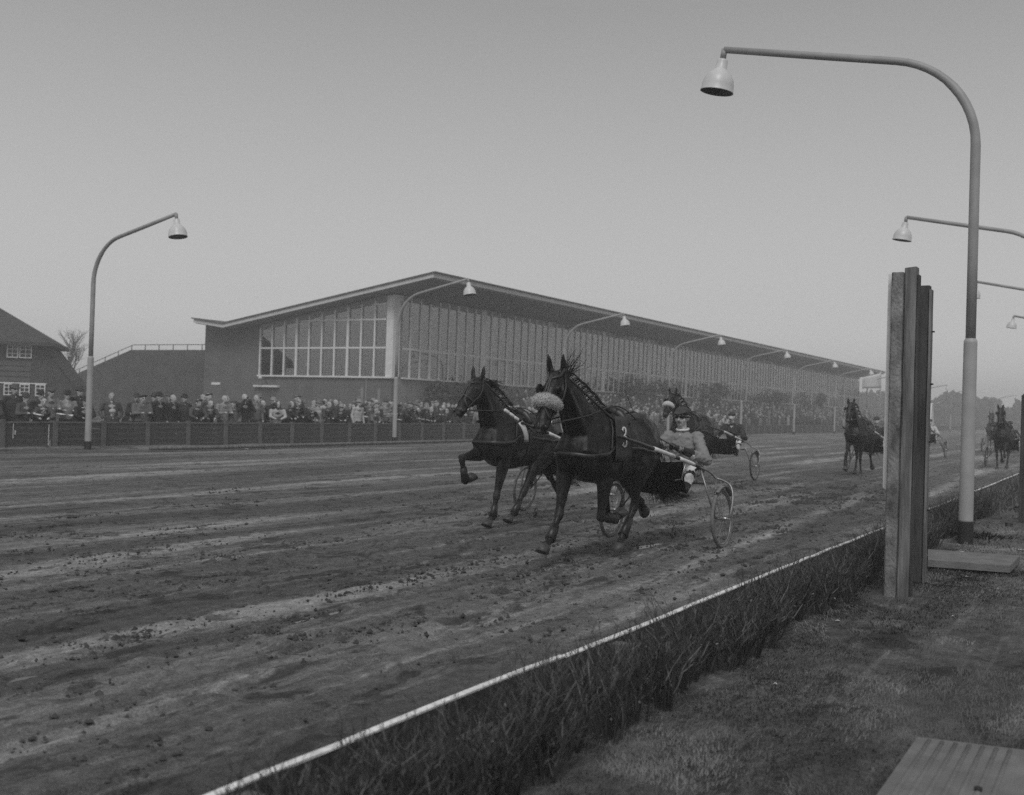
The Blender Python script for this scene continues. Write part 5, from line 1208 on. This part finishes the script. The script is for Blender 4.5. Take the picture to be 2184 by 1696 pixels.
# along the fence, picked from the photograph at the left: (y, row, pose, size, coat, hat, hat tone, hair)
for a in [(16.55, 0, 'lean', 'stout', 'dark', 'trilby', 'charcoal', 'grey hair'), (17.05, 1, 'stand', 'short', 'black', 'headscarf', 'black', 'dark hair'), (17.55, 0, 'paper', 'short', 'charcoal', 'trilby', 'dark', 'dark hair'), (17.7, 1, 'stand', 'tall', 'dark', 'trilby', 'charcoal', 'dark hair'),
          (18.15, 0, 'lean', 'short', 'charcoal', None, None, 'fair hair'), (18.5, 1, 'pockets', 'tall', 'black', 'trilby', 'black', 'dark hair'), (18.78, 1, 'paper', 'tall', 'light grey', 'cap', 'charcoal', 'dark hair'), (19.28, 0, 'lean', 'stout', 'black', 'trilby', 'black', 'dark hair'), (19.38, 1, 'paper', 'tall', 'light grey', 'trilby', 'black', 'dark hair'), (19.75, 1, 'pockets', 'tall', 'black', 'trilby', 'dark', 'dark hair'),
          (20.4, 0, 'lean', 'child', 'dark', 'knit cap', 'pale', 'dark hair'), (20.9, 1, 'pockets', 'tall', 'charcoal', None, None, 'fair hair'), (21.05, 0, 'stand', 'child', 'black', 'headscarf', 'black', 'dark hair'), (21.45, 0, 'paper', 'stout', 'grey', 'beret', 'black', 'dark hair'), (21.75, 1, 'stand', 'tall', 'dark', 'trilby', 'dark', 'dark hair'), (22.1, 0, 'pockets', 'tall', 'black', 'trilby', 'black', 'dark hair'), (22.45, 1, 'stand', 'tall', 'dark', 'trilby', 'dark', 'dark hair'), (22.65, 0, 'stand', 'tall', 'black', None, None, 'grey hair'), (23.05, 1, 'stand', 'tall', 'dark', 'trilby', 'charcoal', 'dark hair'), (23.45, 0, 'lean', 'tall', 'charcoal', 'beret', 'black', 'dark hair'), (23.7, 1, 'stand', 'tall', 'dark', 'trilby', 'black', 'dark hair')]: PEOPLE.append(a)
def rand_person(y, row):
    hat = rnd.choices(['trilby', 'cap', 'headscarf', 'beret', None], [.34, .14, .08, .06, .38])[0]
    coat = rnd.choices(['black', 'dark', 'charcoal', 'grey', 'light grey', 'pale'], [.22, .24, .2, .14, .11, .09])[0]
    pose = rnd.choices(['lean', 'stand', 'pockets', 'paper', 'binoculars'], [.5, .2, .1, .15, .05] if row == 0 else [.0, .45, .3, .18, .07])[0]
    return (y, row, pose, rnd.choices(['tall', 'stout', 'short'], [.4, .25, .35])[0], coat, hat, rnd.choice(['black', 'dark', 'charcoal', 'grey', 'light grey']), rnd.choice(list(HAIRS)))
y = 24.05
while y < 52:
    for row, pr in ((0, .9), (1, .75), (2, .5 if y > 26 else .2), (3, .4 if y > 34 else 0)):
        if rnd.random() < pr: PEOPLE.append(rand_person(y+rnd.uniform(-.18, .18)+row*.21, row))
    y += .52 if y < 34 else .6
while y < 78:
    for row, pr in ((0, .8), (1, .7), (2, .5)):
        if rnd.random() < pr: PEOPLE.append(rand_person(y+rnd.uniform(-.25, .25)+row*.21, row))
    y += .68
cnt = {}
PEOPLE.sort(key=lambda a: a[0])
for a in PEOPLE:
    y, row, pose, size, coat, hat, ht, hair = a; bd = backdrop(y); ky = (bd, row); cnt[ky] = cnt.get(ky, 0)+1
    who = 'child' if size == 'child' else 'spectator'
    head_ = ('%s %s' % (ht, HATW[hat])) if hat else 'bare head'
    rw = ['front row at the fence', 'second row', 'third row', 'fourth row'][row]
    lab = '%s %s in %s coat and %s %s, %s of the %s' % (('tall ' if size == 'tall' else 'stout ' if size == 'stout' else '')+who, '' if pose == 'stand' else POSW[pose].replace('leaning on the fence', 'leaning'), coat, head_, bd, ngon_word(cnt[ky]-1), rw)
    lab = ' '.join(lab.split())
    w_ = lab.split()
    if len(w_) > 16: lab = ' '.join(('%s in %s coat, %s %s, %s of %s' % (who, coat, head_, bd, ngon_word(cnt[ky]-1), rw.replace(' at the fence', ''))).split()[:16])
    spectator(FENCE_X-.42-row*.62-rnd.uniform(0, .1), y, 0.0, pose, size, coat, hat, ht, hair, rnd.uniform(-.35, .25)-(.25 if rnd.random() < .4 else 0), lab, 'spectators along the board fence', card=((pose == 'paper' and rnd.random() < .4) or (row == 0 and rnd.random() < .08)))
# a few seated guests behind the gable windows
seat_cnt = 0
for k, (x, y) in enumerate(((-47.3, YG+1.7), (-44.9, YG+1.2), (-44.3, YG+1.9), (-43.1, YG+1.3), (-42.6, YG+1.8), (-41.2, YG+1.4), (-40.6, YG+1.9), (-39.6, YG+1.4))):
    o = spectator(x, y, 2.06, 'stand', 'tall', rnd.choice(['black', 'dark', 'light grey']), None, 'dark', 'dark hair', R_(-90)+rnd.uniform(-.6, .6), 'guest at the restaurant tables behind the gable windows, %s from the left' % ngon_word(k), 'guests in the grandstand restaurant')
    o.location.z = 2.56; o.scale = (.95, .95, .72)
# packed crowd farther off: one mass
lo = []
def low_person(b, x, y, z, rr):
    h = rr.uniform(1.5, 1.78); w = rr.uniform(.19, .26); b.cm = rr.choices(range(5), [.3, .3, .2, .12, .08])[0]; n = 7
    def ring(r1, r2, zz, ox=0): return [(x+ox+r1*math.cos(2*math.pi*k/n), y+r2*math.sin(2*math.pi*k/n), z+zz) for k in range(n)]
    L = [ring(.13, w*.9, .0), ring(.14, w, h*.55), ring(.13, w*1.05, h*.76), ring(.08, w*.5, h*.835), ring(.05, .05, h*.85, .03)]
    fs = [(i*n+k, i*n+(k+1) % n, (i+1)*n+(k+1) % n, (i+1)*n+k) for i in range(4) for k in range(n)]; b.add(sum(L, []), fs)
    b.cm = 5; hz_ = h*.92; b.ell((x+.05, y, z+hz_), (.095, .08, .12), n=8)
    t = rr.random()
    if t < .45: b.cm = rr.choice((0, 1, 2, 3)); b.lathe([(.0, .13), (.08, .12), (.09, .05), (.15, .035), (.14, .02)], (x+.04, y, z+hz_), 8)
    elif t < .85: b.cm = rr.choice((0, 1, 6)); b.ell((x+.03, y, z+hz_+.04), (.09, .085, .095), n=6)
b = MB(); rr = random.Random(77)
for k in range(1150):
    y = 38+125*rr.random()**1.15; x = rr.uniform(-37.3, -26.3 if y > 78 else -28.3)
    if y < 56: x = rr.uniform(-33.5, -28.2)
    if y < 50 and rr.random() < .5: continue
    low_person(b, x, y, step_z(x, y), rr)
b.build('crowd', [CO['black'], CO['dark'], CO['charcoal'], CO['grey'], CO['light grey'], mat('far faces', .3, .6, .3, 3), HAIRS['fair hair']], kind='stuff', label='packed crowd of spectators on the terrace before the stand')
